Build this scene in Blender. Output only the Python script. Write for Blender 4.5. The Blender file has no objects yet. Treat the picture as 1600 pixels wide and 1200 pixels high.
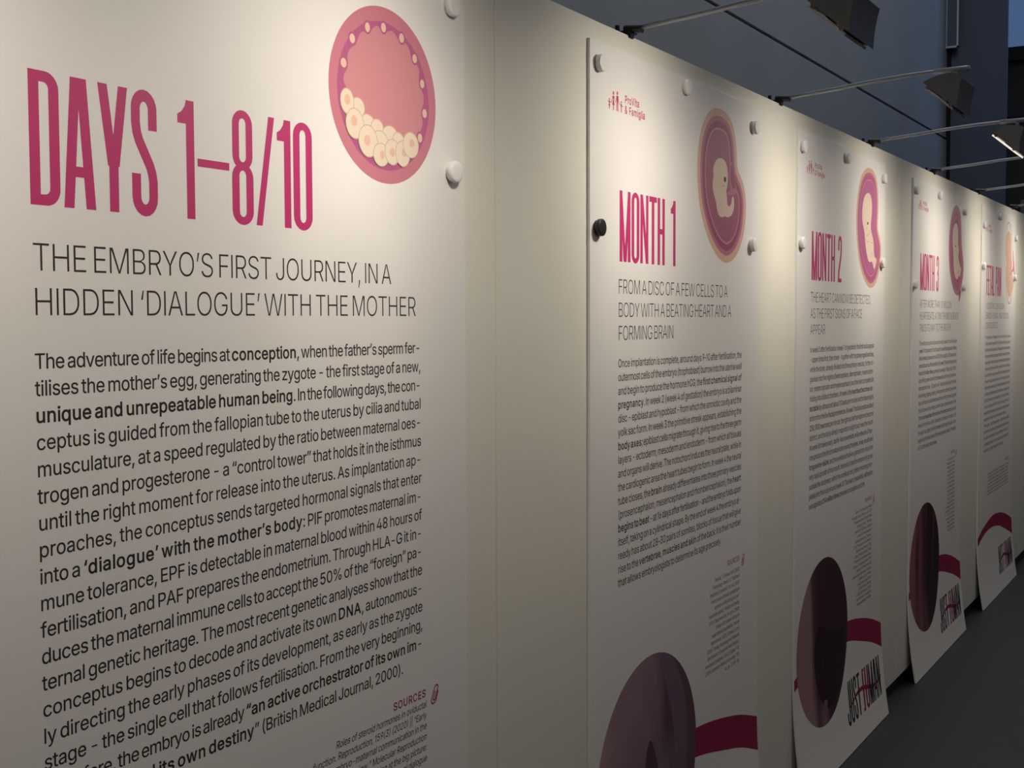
import bpy, bmesh, json, math, random
import numpy as np
from mathutils import Vector, Matrix
from mathutils.geometry import delaunay_2d_cdt

scene = bpy.context.scene
col = scene.collection
random.seed(4)

# ------------------------------------------------------------------ camera
cam_data = bpy.data.cameras.new('camera')
cam = bpy.data.objects.new('camera', cam_data)
col.objects.link(cam)
RIGHT = Vector((0.5234996828699634, -0.8520166482928633, -0.003963971094464557))
DOWN = Vector((-0.04539548485454919, -0.023245683747142764, -0.9986985972464104))
FWD = Vector((0.850815686262226, 0.5229983453309559, -0.05084681692312736))
EYE = 1.478
cm = Matrix((RIGHT, -DOWN, -FWD)).transposed().to_4x4()
cm.translation = (0.0, 0.0, EYE)
cam.matrix_world = cm
cam_data.sensor_width = 36.0
cam_data.lens = 1883.505 / 1600 * 36
cam_data.shift_y = -0.0019
cam_data.clip_start = 0.05
scene.camera = cam

# ------------------------------------------------------------------ light and exposure
scene.view_settings.view_transform = 'Standard'
scene.view_settings.look = 'None'
scene.view_settings.exposure = 0.0
scene.view_settings.gamma = 1.0
scene.view_settings.use_curve_mapping = False

world = bpy.data.worlds.new('world')
scene.world = world
world.use_nodes = True
bg = world.node_tree.nodes['Background']
bg.inputs[0].default_value = (0.80, 0.88, 1.0, 1)
bg.inputs[1].default_value = 0.045

def area(name, loc, target, sx, sy, power, color):
    d = bpy.data.lights.new(name, 'AREA')
    d.shape = 'RECTANGLE'
    d.size, d.size_y, d.energy, d.color = sx, sy, power, color
    o = bpy.data.objects.new(name, d)
    o.location = loc
    o.rotation_euler = (Vector(target) - Vector(loc)).to_track_quat('-Z', 'Y').to_euler()
    col.objects.link(o)
    return o
# added area lights, out of view: rear wall fill, window glow, ambient hall fill
area('rear_fill', (5.6, 1.3, 7.0), (5.6, 2.6, 2.8), 7.5, 1.2, 105, (0.86, 0.93, 1.0))
area('window_light', (13.4, 0.2, 4.6), (12.4, 2.4, 3.2), 1.0, 2.0, 14, (0.35, 0.58, 1.0))
area('hall_light', (1.5, -5.0, 3.6), (3.5, 1.17, 0.6), 5.0, 2.0, 18, (1.0, 0.93, 0.86))
LAMP_POWER = 20.0
LAMP_COLOR = (1.0, 0.90, 0.77)

# ------------------------------------------------------------------ materials
def mat(name, rgb, rough=0.6, metal=0.0, noise=None, emit=None, bump=None):
    m = bpy.data.materials.new(name)
    m.use_nodes = True
    nt = m.node_tree
    b = nt.nodes['Principled BSDF']
    b.inputs['Base Color'].default_value = (*rgb, 1)
    b.inputs['Roughness'].default_value = rough
    b.inputs['Metallic'].default_value = metal
    if emit:
        b.inputs['Emission Color'].default_value = (*emit[0], 1)
        b.inputs['Emission Strength'].default_value = emit[1]
    if noise:
        sc_, amt = noise
        tc = nt.nodes.new('ShaderNodeTexCoord')
        n = nt.nodes.new('ShaderNodeTexNoise')
        n.inputs['Scale'].default_value = sc_
        n.inputs['Detail'].default_value = 5
        r = nt.nodes.new('ShaderNodeValToRGB')
        r.color_ramp.elements[0].position = 0.3
        r.color_ramp.elements[1].position = 0.7
        r.color_ramp.elements[0].color = (*[c * (1 - amt) for c in rgb], 1)
        r.color_ramp.elements[1].color = (*[min(1, c * (1 + amt)) for c in rgb], 1)
        nt.links.new(tc.outputs['Object'], n.inputs['Vector'])
        nt.links.new(n.outputs['Fac'], r.inputs['Fac'])
        nt.links.new(r.outputs['Color'], b.inputs['Base Color'])
    if bump:
        tc = nt.nodes.new('ShaderNodeTexCoord')
        n = nt.nodes.new('ShaderNodeTexNoise')
        n.inputs['Scale'].default_value = bump[0]
        n.inputs['Detail'].default_value = 4
        bp = nt.nodes.new('ShaderNodeBump')
        bp.inputs['Strength'].default_value = bump[1]
        bp.inputs['Distance'].default_value = 0.002
        nt.links.new(tc.outputs['Object'], n.inputs['Vector'])
        nt.links.new(n.outputs['Fac'], bp.inputs['Height'])
        nt.links.new(bp.outputs['Normal'], b.inputs['Normal'])
    return m

M = {}
M['board'] = mat('board_white', (0.80, 0.775, 0.755), 0.55)
M['edge'] = mat('board_edge_white', (0.86, 0.86, 0.84), 0.6)
M['wall'] = mat('wall_cream', (0.76, 0.735, 0.655), 0.6, noise=(2.5, 0.015), bump=(30, 0.06))
M['rear'] = mat('rear_wall_grey', (0.37, 0.375, 0.385), 0.7, noise=(1.3, 0.06))
M['column'] = mat('column_blue_grey', (0.085, 0.108, 0.16), 0.6, noise=(1.0, 0.05))
M['floor'] = mat('floor_black', (0.011, 0.0103, 0.0108), 0.5, noise=(6, 0.12))
M['black'] = mat('black_plastic', (0.012, 0.012, 0.013), 0.45)
M['gap'] = mat('shadow_gap_black', (0.008, 0.008, 0.009), 0.9)
M['arm'] = mat('satin_grey_metal', (0.33, 0.35, 0.39), 0.45, metal=0.2)
M['head'] = mat('lamp_head_grey', (0.17, 0.168, 0.165), 0.5, metal=0.1)
M['led_edge'] = mat('led_diffuser_edge', (0.9, 0.88, 0.82), 0.5, emit=((1.0, 0.9, 0.76), 0.9))
M['led'] = mat('led_diffuser', (0.9, 0.88, 0.8), 0.5, emit=((1.0, 0.9, 0.74), 4.0))
M['magnet'] = mat('white_magnet', (0.82, 0.81, 0.79), 0.35)
M['ink'] = mat('black_ink', (0.016, 0.014, 0.014), 0.6)
M['ink_soft'] = mat('dark_grey_ink', (0.018, 0.016, 0.016), 0.6)
M['magenta'] = mat('magenta_ink', (0.50, 0.028, 0.155), 0.55)
M['crimson'] = mat('crimson_ink', (0.30, 0.012, 0.062), 0.55)
M['logo'] = mat('crimson_emblem_ink', (0.50, 0.02, 0.08), 0.55)
M['ring_pink'] = mat('dusty_pink_ink', (0.56, 0.19, 0.25), 0.55)
M['ring_mag'] = mat('orchid_ink', (0.44, 0.10, 0.235), 0.55)
M['cavity'] = mat('salmon_pink_ink', (0.58, 0.235, 0.27), 0.55)
M['cell'] = mat('cream_ink', (0.76, 0.64, 0.51), 0.55)
M['small_cell'] = mat('pale_peach_ink', (0.74, 0.53, 0.39), 0.55)
M['cell_line'] = mat('tan_line_ink', (0.60, 0.42, 0.31), 0.55)
M['nucleus'] = mat('peach_ink', (0.74, 0.46, 0.35), 0.55)
M['peach'] = mat('peach_ring_ink', (0.66, 0.42, 0.32), 0.55)
M['mauve'] = mat('mauve_ink', (0.47, 0.16, 0.24), 0.55)
M['plum'] = mat('plum_ink', (0.30, 0.07, 0.15), 0.55)
M['plum2'] = mat('plum_centre_ink', (0.34, 0.10, 0.165), 0.55)
M['mauve_line'] = mat('light_mauve_ink', (0.56, 0.25, 0.33), 0.55)
M['skin'] = mat('pale_skin_ink', (0.71, 0.55, 0.45), 0.55)
M['skin_p'] = mat('peach_skin_ink', (0.66, 0.43, 0.325), 0.55)
M['outline'] = mat('brown_outline_ink', (0.42, 0.22, 0.18), 0.55)
M['pale'] = mat('off_white_ink', (0.78, 0.74, 0.70), 0.55)
M['metal_white'] = mat('white_metal', (0.6, 0.62, 0.66), 0.4)
M['frame'] = mat('window_frame_black', (0.01, 0.01, 0.011), 0.5)
M['beige'] = mat('beige_strip', (0.30, 0.25, 0.2), 0.5)
M['glass_sky'] = mat('dusk_window_pane', (0.05, 0.06, 0.08), 0.2, emit=((0.25, 0.45, 0.95), 0.22))
M['dark_room'] = mat('dark_end_wall', (0.06, 0.055, 0.05), 0.6, noise=(1.5, 0.2))

def photo_mat(name, c0, c1, c2, scale, ang, dist, pos=(.25, .5, .78), nscale=3.2):
    """printed photograph of soft dark tissue: warped bands of colour"""
    m = bpy.data.materials.new(name)
    m.use_nodes = True
    nt = m.node_tree
    b = nt.nodes['Principled BSDF']
    b.inputs['Roughness'].default_value = 0.5
    tc = nt.nodes.new('ShaderNodeTexCoord')
    mp = nt.nodes.new('ShaderNodeMapping')
    mp.inputs['Rotation'].default_value = (0, ang, 0)
    mp.inputs['Scale'].default_value = scale
    n = nt.nodes.new('ShaderNodeTexNoise')
    n.inputs['Scale'].default_value = nscale
    n.inputs['Detail'].default_value = 2.5
    n.inputs['Distortion'].default_value = dist
    g = nt.nodes.new('ShaderNodeSeparateXYZ')
    ma = nt.nodes.new('ShaderNodeMath'); ma.operation = 'MULTIPLY_ADD'
    ma.inputs[1].default_value = -1.3; ma.inputs[2].default_value = 0.0
    ad = nt.nodes.new('ShaderNodeMath'); ad.operation = 'ADD'
    r = nt.nodes.new('ShaderNodeValToRGB')
    e = r.color_ramp.elements
    e[0].position = pos[0]; e[0].color = (*c0, 1)
    e[1].position = pos[2]; e[1].color = (*c2, 1)
    k = e.new(pos[1]); k.color = (*c1, 1)
    nt.links.new(tc.outputs['Object'], mp.inputs['Vector'])
    nt.links.new(mp.outputs['Vector'], n.inputs['Vector'])
    nt.links.new(tc.outputs['Object'], g.inputs['Vector'])
    nt.links.new(g.outputs['X'], ma.inputs[0])
    nt.links.new(ma.outputs[0], ad.inputs[0])
    nt.links.new(n.outputs['Fac'], ad.inputs[1])
    nt.links.new(ad.outputs[0], r.inputs['Fac'])
    nt.links.new(r.outputs['Color'], b.inputs['Base Color'])
    return m

# ------------------------------------------------------------------ object helpers
def mesh_obj(name, verts, faces, materials, parent=None, smooth=False, mat_idx=None, loc=None):
    me = bpy.data.meshes.new(name)
    me.from_pydata([tuple(v) for v in verts], [], [tuple(f) for f in faces])
    for m in (materials if isinstance(materials, (list, tuple)) else [materials]):
        me.materials.append(m)
    if mat_idx is not None:
        me.polygons.foreach_set('material_index', mat_idx)
    if smooth:
        me.polygons.foreach_set('use_smooth', [True] * len(me.polygons))
    me.update()
    o = bpy.data.objects.new(name, me)
    col.objects.link(o)
    if parent:
        o.parent = parent
    if loc:
        o.location = loc
    return o

def bm_obj(name, bm, material, parent=None, smooth=False):
    me = bpy.data.meshes.new(name)
    bmesh.ops.recalc_face_normals(bm, faces=bm.faces)
    bm.to_mesh(me)
    bm.free()
    me.materials.append(material)
    if smooth:
        me.polygons.foreach_set('use_smooth', [True] * len(me.polygons))
    o = bpy.data.objects.new(name, me)
    col.objects.link(o)
    if parent:
        o.parent = parent
    return o

def add_box(bm, x0, x1, y0, y1, z0, z1, bevel=0.0):
    r = bmesh.ops.create_cube(bm, size=1)
    vs = r['verts']
    for v in vs:
        v.co = Vector(((x0 + x1) / 2 + v.co.x * (x1 - x0), (y0 + y1) / 2 + v.co.y * (y1 - y0), (z0 + z1) / 2 + v.co.z * (z1 - z0)))
    if bevel:
        es = list({e for v in vs for e in v.link_edges})
        bmesh.ops.bevel(bm, geom=es, offset=bevel, segments=2, affect='EDGES')

def add_tube(bm, pts, rad, n=10):
    rings = []
    for i, p in enumerate(pts):
        p = Vector(p)
        t = (Vector(pts[min(i + 1, len(pts) - 1)]) - Vector(pts[max(i - 1, 0)])).normalized()
        a = t.cross(Vector((1, 0, 0.01))).normalized()
        b = t.cross(a)
        r_ = rad[i] if isinstance(rad, (list, tuple)) else rad
        rings.append([bm.verts.new(p + a * r_ * math.cos(2 * math.pi * k / n) + b * r_ * math.sin(2 * math.pi * k / n)) for k in range(n)])
    for i in range(len(rings) - 1):
        for k in range(n):
            bm.faces.new((rings[i][k], rings[i][(k + 1) % n], rings[i + 1][(k + 1) % n], rings[i + 1][k]))
    bm.faces.new(rings[0]); bm.faces.new(rings[-1])

def tag(o, label, cat, group=None):
    o['label'] = label
    o['category'] = cat
    if group:
        o['group'] = group
    return o

def structure(o):
    o['kind'] = 'structure'
    return o

# ------------------------------------------------------------------ print on a board: 2-D shapes in (u, z)
BOARD_Y = 1.166            # front face of the boards
BOARD_T = 0.0065
WALL_Y = BOARD_Y + BOARD_T + 0.0005
LAYER = 0.00007
Z_BEND = 0.42

def bend(z):
    t = np.clip((Z_BEND - np.asarray(z, dtype=float)) / Z_BEND, 0, None)
    return 0.036 * t * t

def winding(contours, p):
    w = 0
    for P in contours:
        x0, y0 = P[:, 0] - p[0], P[:, 1] - p[1]
        x1, y1 = np.roll(x0, -1), np.roll(y0, -1)
        cr = x0 * y1 - x1 * y0
        w += int(np.sum((y0 <= 0) & (y1 > 0) & (cr > 0))) - int(np.sum((y0 > 0) & (y1 <= 0) & (cr < 0)))
    return w

def fill(contours):
    """triangulate contours (outer counter-clockwise, holes clockwise, overlaps united)"""
    V, E = [], []
    for P in contours:
        b = len(V); n = len(P)
        V += [Vector((float(p[0]), float(p[1]))) for p in P]
        E += [(b + i, b + (i + 1) % n) for i in range(n)]
    v, e, f, _, _, _ = delaunay_2d_cdt(V, E, [], 0, 1e-7)
    v = np.array([(p[0], p[1]) for p in v])
    C = [np.asarray(P, dtype=float) for P in contours]
    tri = [tuple(t) for t in f if winding(C, v[list(t)].mean(0)) >= 1]
    return v, tri

class Print:
    """collects flat shapes, then becomes one mesh that follows the board's face"""
    def __init__(self):
        self.v, self.f, self.m, self.n = [], [], [], 0
    def add(self, v, tri, layer=1, mi=0):
        v = np.asarray(v, dtype=float)
        self.v.append(np.column_stack([v, np.full(len(v), layer * LAYER)]))
        self.f += [tuple(i + self.n for i in t) for t in tri]
        self.m += [mi] * len(tri)
        self.n += len(v)
    def shape(self, contours, layer=1, mi=0):
        v, t = fill(contours)
        self.add(v, t, layer, mi)
    def build(self, name, materials, parent):
        a = np.vstack(self.v)
        y = -bend(a[:, 1]) - a[:, 2]
        co = np.column_stack([a[:, 0], y, a[:, 1]])
        return mesh_obj(name, co, self.f, materials, parent, mat_idx=self.m)

# ------------------------------------------------------------------ lettering
# outlines of the letters, in thousandths of the body size: advance, then contours as x, y, x, y ...
FONT = {}
FONT['r', 'A'] = (485, [[8,0,90,0,139,139,340,139,391,0,472,0,280,508,197,508], [196,300,223,381,238,442,270,330,316,206,163,206]])
FONT['r', 'B'] = (462, [[130,68,130,226,254,226,278,222,314,207,328,194,340,179,348,154,348,124,336,99,317,82,294,73,263,68], [54,508,54,0,276,1,326,10,366,28,394,53,406,68,420,102,424,126,421,170,410,202,399,220,374,245,358,256,328,266,346,272,369,288,386,305,398,328,404,356,403,390,396,419,383,446,368,464,343,484,319,496,291,504,250,508], [130,442,240,442,269,439,296,430,318,410,328,389,329,358,318,328,304,312,286,300,263,293,238,290,130,290]])
FONT['r', 'C'] = (516, [[42,180,60,126,87,80,107,56,130,36,156,20,204,1,256,-7,318,-2,370,16,416,46,450,86,473,136,480,168,404,168,392,134,373,106,348,85,317,71,272,63,225,68,199,78,170,98,150,118,130,150,119,180,112,215,110,264,113,302,122,336,130,359,155,396,186,424,224,440,272,446,298,442,324,436,348,424,368,408,382,392,395,368,404,340,480,340,471,378,456,412,432,446,401,474,365,496,324,510,280,516,234,514,194,505,156,489,122,466,93,437,75,412,55,372,42,328,36,292,34,241]])
FONT['r', 'D'] = (508, [[54,0,256,2,314,14,334,22,380,48,410,76,428,101,452,149,462,194,468,256,462,316,452,360,428,408,404,441,373,468,336,488,306,498,274,506,238,508,54,508], [214,68,130,68,130,442,248,440,282,434,304,426,328,411,354,387,374,356,386,318,392,274,391,218,380,168,362,134,334,102,301,83,262,72]])
FONT['r', 'E'] = (424, [[130,68,130,224,362,224,362,291,130,291,130,442,378,442,378,508,54,508,54,0,381,0,381,68]])
FONT['r', 'F'] = (416, [[130,0,130,216,352,216,352,284,130,284,130,442,375,442,375,508,54,508,54,0]])
FONT['r', 'G'] = (526, [[40,191,51,146,80,88,121,42,155,20,204,0,246,-6,308,-4,336,1,371,14,410,38,435,62,451,84,468,116,479,152,483,180,484,262,276,262,276,194,408,194,401,151,394,134,370,100,352,86,331,74,282,63,254,64,226,68,200,78,176,93,156,112,138,136,124,164,115,196,110,244,112,293,119,328,130,359,150,390,180,420,224,440,251,444,282,444,314,438,331,432,355,416,378,392,395,364,404,340,482,340,474,372,463,400,448,426,429,449,407,469,382,486,330,508,272,516,243,514,212,510,164,494,121,466,99,444,80,420,54,372,48,351,36,292,34,254]])
FONT['r', 'H'] = (523, [[54,0,130,0,130,226,386,226,386,0,463,0,463,508,386,508,386,294,130,294,130,508,54,508]])
FONT['r', 'I'] = (175, [[46,508,46,0,123,0,123,508]])
FONT['r', 'J'] = (402, [[28,124,34,92,42,73,64,40,95,16,132,0,162,-6,196,-7,238,0,274,16,306,40,328,73,334,92,342,136,342,508,266,508,266,140,262,114,250,90,232,72,202,62,167,62,142,70,122,86,110,109,104,134,104,180,27,180]])
FONT['r', 'K'] = (472, [[54,508,54,0,130,0,130,166,198,236,369,0,460,0,250,287,461,508,361,508,182,320,152,286,128,252,130,508]])
FONT['r', 'L'] = (399, [[54,508,54,0,367,0,367,68,130,68,130,508]])
FONT['r', 'M'] = (634, [[54,508,54,0,128,0,126,409,162,294,282,0,346,0,466,299,486,354,506,428,498,310,498,0,574,0,574,508,472,508,345,186,314,87,285,185,156,508]])
FONT['r', 'N'] = (529, [[128,381,122,418,161,344,193,292,384,0,470,0,470,508,393,508,393,180,394,124,400,89,384,128,358,174,140,508,54,508,54,0,131,0,131,295]])
FONT['r', 'O'] = (539, [[51,146,70,106,100,64,138,30,184,7,234,-5,289,-6,340,4,387,25,426,56,458,97,482,146,492,180,498,228,496,305,482,362,458,412,440,437,412,466,369,493,330,508,289,514,224,512,184,502,147,484,108,452,81,420,60,382,44,340,36,292,34,241,40,191], [124,164,115,196,110,234,110,274,115,312,122,336,134,366,151,391,170,412,194,427,218,438,246,444,282,445,308,440,334,430,358,416,374,402,403,360,417,320,423,284,424,234,417,188,403,149,383,117,368,102,346,85,308,68,274,64,232,67,188,85,160,106,138,136]])
FONT['r', 'P'] = (450, [[54,0,130,0,130,182,245,182,290,187,314,194,348,211,365,224,392,256,401,275,412,316,414,368,410,389,395,428,384,446,370,462,336,487,290,504,254,508,54,508], [130,248,130,442,238,442,267,438,286,433,314,414,324,402,334,380,338,364,338,332,328,296,308,270,277,254,251,250]])
FONT['r', 'Q'] = (539, [[60,125,75,96,94,71,114,48,138,30,165,14,194,3,245,-7,278,-8,310,-4,355,8,398,-48,480,-48,412,42,434,63,453,88,469,115,482,146,492,179,499,240,496,304,486,351,464,402,434,444,396,478,369,494,340,505,310,512,278,516,234,514,204,508,174,498,147,484,122,466,100,444,81,420,64,392,51,362,42,328,36,292,36,215,42,179], [134,142,122,171,115,196,110,244,111,284,115,312,124,344,138,373,156,396,176,416,200,430,225,440,252,445,288,444,316,438,346,424,368,407,387,386,403,360,414,329,424,264,419,196,412,171,399,142,387,122,368,100,316,166,233,166,310,68,288,64,252,63,218,70,182,88,160,106]])
FONT['r', 'R'] = (455, [[54,0,130,0,130,193,244,194,350,0,438,0,322,208,360,228,388,256,404,286,415,335,413,380,402,420,384,449,366,468,342,485,314,498,282,505,246,508,54,508], [130,261,130,442,239,442,268,438,306,424,326,402,336,380,338,364,338,332,326,299,315,284,302,276,268,264,240,261]])
FONT['r', 'S'] = (452, [[55,66,82,36,118,12,162,-3,214,-9,279,-4,326,10,364,34,388,59,406,94,412,114,414,158,404,193,380,228,354,248,318,268,197,304,162,318,133,338,122,362,124,394,132,408,143,422,174,440,214,448,260,445,298,429,322,406,328,392,332,370,408,370,404,396,395,426,374,458,344,484,305,504,268,513,210,516,171,510,135,498,104,480,78,458,66,442,52,412,48,392,47,354,55,322,76,290,102,269,142,248,266,211,304,196,331,172,340,146,338,126,333,112,310,85,274,67,229,60,182,64,146,80,121,104,114,119,110,145,32,145,36,110]])
FONT['r', 'T'] = (454, [[26,508,26,442,186,442,186,0,262,0,262,442,423,442,423,508]])
FONT['r', 'U'] = (523, [[56,149,60,125,72,95,99,55,136,24,184,2,229,-6,259,-8,308,-4,358,12,401,38,418,55,438,80,449,102,459,133,462,158,463,508,386,508,386,174,384,152,376,128,356,99,332,80,296,66,259,62,222,66,185,80,161,99,141,128,134,148,130,174,130,508,54,508]])
FONT['r', 'V'] = (485, [[8,508,200,0,282,0,472,508,390,508,279,196,241,68,203,196,88,508]])
FONT['r', 'W'] = (692, [[193,72,185,132,171,190,87,508,8,508,150,0,235,0,328,338,338,378,342,425,347,381,359,330,451,0,535,0,678,508,598,508,500,128,492,74,474,174,384,508,302,508,213,178,200,124]])
FONT['r', 'X'] = (480, [[183,400,108,508,18,508,193,260,6,0,94,0,206,156,238,207,268,156,378,0,467,0,282,262,458,508,370,508,266,362,238,314]])
FONT['r', 'Y'] = (478, [[228,294,94,508,6,508,198,208,198,0,274,0,274,208,466,508,378,508,270,337,236,276]])
FONT['r', 'Z'] = (444, [[126,66,170,124,402,455,402,508,34,508,34,442,312,442,36,53,36,0,406,0,406,68]])
FONT['r', 'a'] = (395, [[30,70,40,50,52,33,68,18,92,5,124,-5,160,-8,191,-6,218,1,242,14,270,42,270,0,342,0,341,276,332,310,307,346,289,360,262,374,228,382,194,384,157,382,121,372,92,358,66,338,49,317,32,284,103,264,124,296,152,313,183,320,222,318,247,307,260,293,268,272,270,251,266,241,259,237,111,212,90,206,57,186,34,158,28,140,24,116,26,92], [101,90,98,110,102,129,116,144,130,152,170,162,245,173,270,180,270,136,266,115,254,93,244,82,221,66,191,57,153,56,124,65,114,72]])
FONT['r', 'b'] = (430, [[46,0,118,0,118,53,136,30,155,12,178,0,202,-6,238,-8,268,-4,297,6,329,25,350,46,364,64,384,109,395,161,394,228,382,279,360,322,345,339,322,358,282,379,260,384,206,386,181,380,165,373,146,360,120,330,120,508,46,508], [119,178,122,228,132,265,151,294,176,313,194,319,214,322,236,321,256,316,284,299,306,268,316,243,322,210,322,172,317,143,308,116,296,94,280,77,260,65,236,58,204,58,182,64,162,76,146,94,132,116,123,147]])
FONT['r', 'c'] = (401, [[28,168,34,133,50,86,72,52,107,21,142,3,190,-8,231,-7,271,2,306,19,336,44,356,71,370,109,300,126,290,101,280,86,263,72,246,63,222,58,196,57,175,61,156,69,145,77,126,99,108,142,102,182,103,206,112,249,120,268,142,296,170,314,190,318,230,318,250,312,266,302,290,276,299,253,370,270,352,311,340,328,325,343,298,362,266,376,235,383,198,384,165,380,134,370,107,356,78,330,58,305,44,276,34,242,28,206]])
FONT['r', 'd'] = (430, [[35,126,49,86,74,46,102,20,134,2,172,-7,201,-8,224,-6,247,0,284,24,306,52,306,0,378,0,378,508,304,508,304,330,284,355,263,371,234,383,202,387,164,384,128,374,96,354,70,328,53,302,43,279,30,228,30,161], [108,143,102,191,108,238,123,277,144,302,160,312,178,319,216,322,248,313,264,303,280,286,292,265,300,240,306,204,304,165,299,136,290,110,266,80,244,64,226,59,194,58,170,63,142,80,126,99,114,122]])
FONT['r', 'e'] = (410, [[36,124,44,100,67,58,94,30,128,9,168,-4,218,-8,262,-2,300,12,324,26,346,48,361,68,373,98,302,114,283,82,254,63,216,56,176,61,146,75,124,98,108,130,102,164,377,164,374,241,367,268,355,298,339,324,320,344,292,363,262,376,226,384,188,384,156,378,126,367,99,350,76,329,58,304,43,274,36,250,30,215,28,178], [103,226,112,260,136,294,166,314,205,320,244,314,272,294,292,264,302,226]])
FONT['r', 'f'] = (259, [[0,383,0,320,74,320,74,0,148,0,148,320,234,320,234,383,148,383,150,438,162,455,182,463,211,462,232,457,250,520,213,529,178,530,150,525,124,514,96,492,80,464,74,434,74,383]])
FONT['r', 'g'] = (431, [[60,-90,90,-118,126,-138,167,-148,214,-150,266,-144,306,-130,338,-108,359,-83,372,-52,378,-14,378,380,307,380,307,326,277,360,244,378,196,384,157,380,122,368,103,356,86,342,62,312,46,284,36,253,30,218,28,180,32,143,38,118,50,88,66,62,92,36,122,16,157,5,201,2,233,5,262,16,286,34,306,58,306,-3,302,-30,294,-50,278,-66,253,-80,207,-87,164,-81,132,-64,103,-30,42,-63], [110,134,102,178,106,226,118,266,142,296,156,308,174,315,210,319,231,316,248,310,277,288,290,268,300,244,305,216,306,178,302,148,294,123,288,110,270,89,240,72,216,66,188,67,170,72,149,82,132,96,118,116]])
FONT['r', 'h'] = (416, [[46,0,120,0,120,232,122,256,136,286,151,302,182,318,210,322,238,318,257,309,275,292,286,267,290,236,290,0,363,0,362,256,358,292,352,310,333,342,308,365,276,380,240,387,199,385,166,374,138,356,128,346,118,334,116,322,120,508,46,508]])
FONT['r', 'i'] = (172, [[38,464,48,448,62,438,80,433,99,435,116,444,128,458,132,475,130,493,120,508,105,520,87,524,68,522,52,513,40,498,36,482], [46,382,46,0,120,0,120,382]])
FONT['r', 'j'] = (172, [[-16,-142,33,-140,49,-136,76,-124,96,-104,104,-92,116,-64,120,-32,120,382,46,382,46,-34,42,-54,30,-68,6,-76,-16,-76], [38,460,50,446,65,436,84,432,102,436,118,446,128,460,132,474,130,493,120,508,105,520,87,524,64,520,50,511,38,496,35,478]])
FONT['r', 'k'] = (386, [[46,508,46,0,120,0,120,140,154,171,291,0,384,0,209,217,372,382,282,382,120,220,120,508]])
FONT['r', 'l'] = (172, [[46,508,46,0,120,0,120,508]])
FONT['r', 'm'] = (616, [[120,0,120,250,126,274,142,297,160,311,173,316,200,320,214,320,235,313,258,294,266,276,268,258,268,0,342,0,342,246,344,266,354,290,369,306,392,317,418,320,446,316,465,307,480,292,487,275,490,252,490,0,563,0,562,268,554,312,534,346,509,366,480,380,448,386,411,384,378,375,350,358,326,336,318,320,308,341,282,368,247,384,210,386,178,379,162,372,134,352,114,326,118,380,46,380,46,0]])
FONT['r', 'n'] = (415, [[120,0,120,230,124,258,136,284,154,302,178,314,210,319,238,316,257,307,275,289,286,265,290,234,290,0,363,0,363,239,360,276,351,308,336,335,317,356,292,371,265,380,234,384,206,383,179,377,154,366,138,354,118,332,114,316,118,380,46,380,46,0]])
FONT['r', 'o'] = (421, [[44,100,63,64,88,35,120,12,158,-2,198,-8,242,-6,280,6,315,25,343,52,365,86,377,116,386,160,386,206,380,251,368,283,348,318,321,346,295,364,266,376,234,383,190,384,158,378,128,368,100,351,78,330,58,305,44,276,34,242,28,206,28,168,34,133], [114,122,104,164,104,211,114,254,134,289,161,310,196,320,219,320,240,316,270,299,287,281,300,259,308,233,313,200,312,164,306,137,295,108,281,87,262,71,240,61,214,56,185,58,161,66,142,80,126,99]])
FONT['r', 'p'] = (430, [[46,380,46,-142,120,-142,120,48,146,16,182,-4,207,-10,254,-10,283,-3,304,6,323,18,345,38,372,76,382,98,394,149,395,216,382,276,372,298,354,325,334,346,310,364,282,376,253,383,223,384,190,380,168,372,148,360,118,324,118,380], [119,175,122,226,132,262,151,291,176,310,194,316,214,319,236,318,256,314,284,296,306,266,316,240,322,206,322,169,317,140,308,114,296,92,280,74,260,62,236,56,204,56,182,62,162,74,146,91,132,112,123,144]])
FONT['r', 'q'] = (430, [[34,132,42,98,53,76,80,38,114,10,149,-5,196,-11,238,-6,266,8,282,19,304,48,304,-142,378,-142,378,380,306,380,306,324,290,347,270,364,248,376,218,383,180,384,150,378,108,360,90,346,70,325,53,298,40,268,28,207,28,168], [108,140,102,188,108,235,123,274,144,300,160,310,178,316,216,319,248,310,264,300,280,284,292,262,300,236,306,201,304,162,299,133,290,108,266,76,244,62,226,56,194,55,170,60,142,78,126,96,114,119]])
FONT['r', 'r'] = (265, [[118,380,46,380,46,0,120,0,120,240,122,255,131,278,152,300,183,314,220,316,250,312,250,384,196,384,164,374,144,364,128,350,118,335]])
FONT['r', 's'] = (371, [[50,46,76,21,105,6,144,-6,182,-8,238,-2,256,4,289,21,314,44,330,72,337,104,334,134,328,152,310,176,290,192,264,204,163,230,139,239,122,252,115,269,117,288,128,304,150,316,177,322,208,321,232,312,251,294,264,268,332,282,322,311,310,331,294,349,274,363,246,376,218,382,180,384,148,381,118,372,92,360,70,343,54,322,48,308,41,277,44,246,60,213,89,188,116,174,237,142,255,127,262,108,257,87,241,71,220,61,188,56,156,58,128,69,110,86,98,116,28,102,34,80]])
FONT['r', 't'] = (233, [[0,382,0,318,59,318,60,80,68,48,75,36,104,10,130,0,152,-4,186,-4,220,2,206,64,170,60,150,63,136,76,132,100,132,318,210,318,210,382,132,382,132,471,59,471,59,382]])
FONT['r', 'u'] = (416, [[46,380,48,110,56,77,74,44,98,20,112,11,157,-4,182,-5,210,-2,236,5,260,17,276,30,291,48,296,64,292,0,363,0,363,380,290,380,290,149,287,126,274,96,258,79,228,64,200,60,172,64,153,72,135,90,124,114,120,146,120,380]])
FONT['r', 'v'] = (395, [[188,108,88,380,8,380,158,0,230,0,380,380,300,380,214,147,204,114,195,70]])
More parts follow.
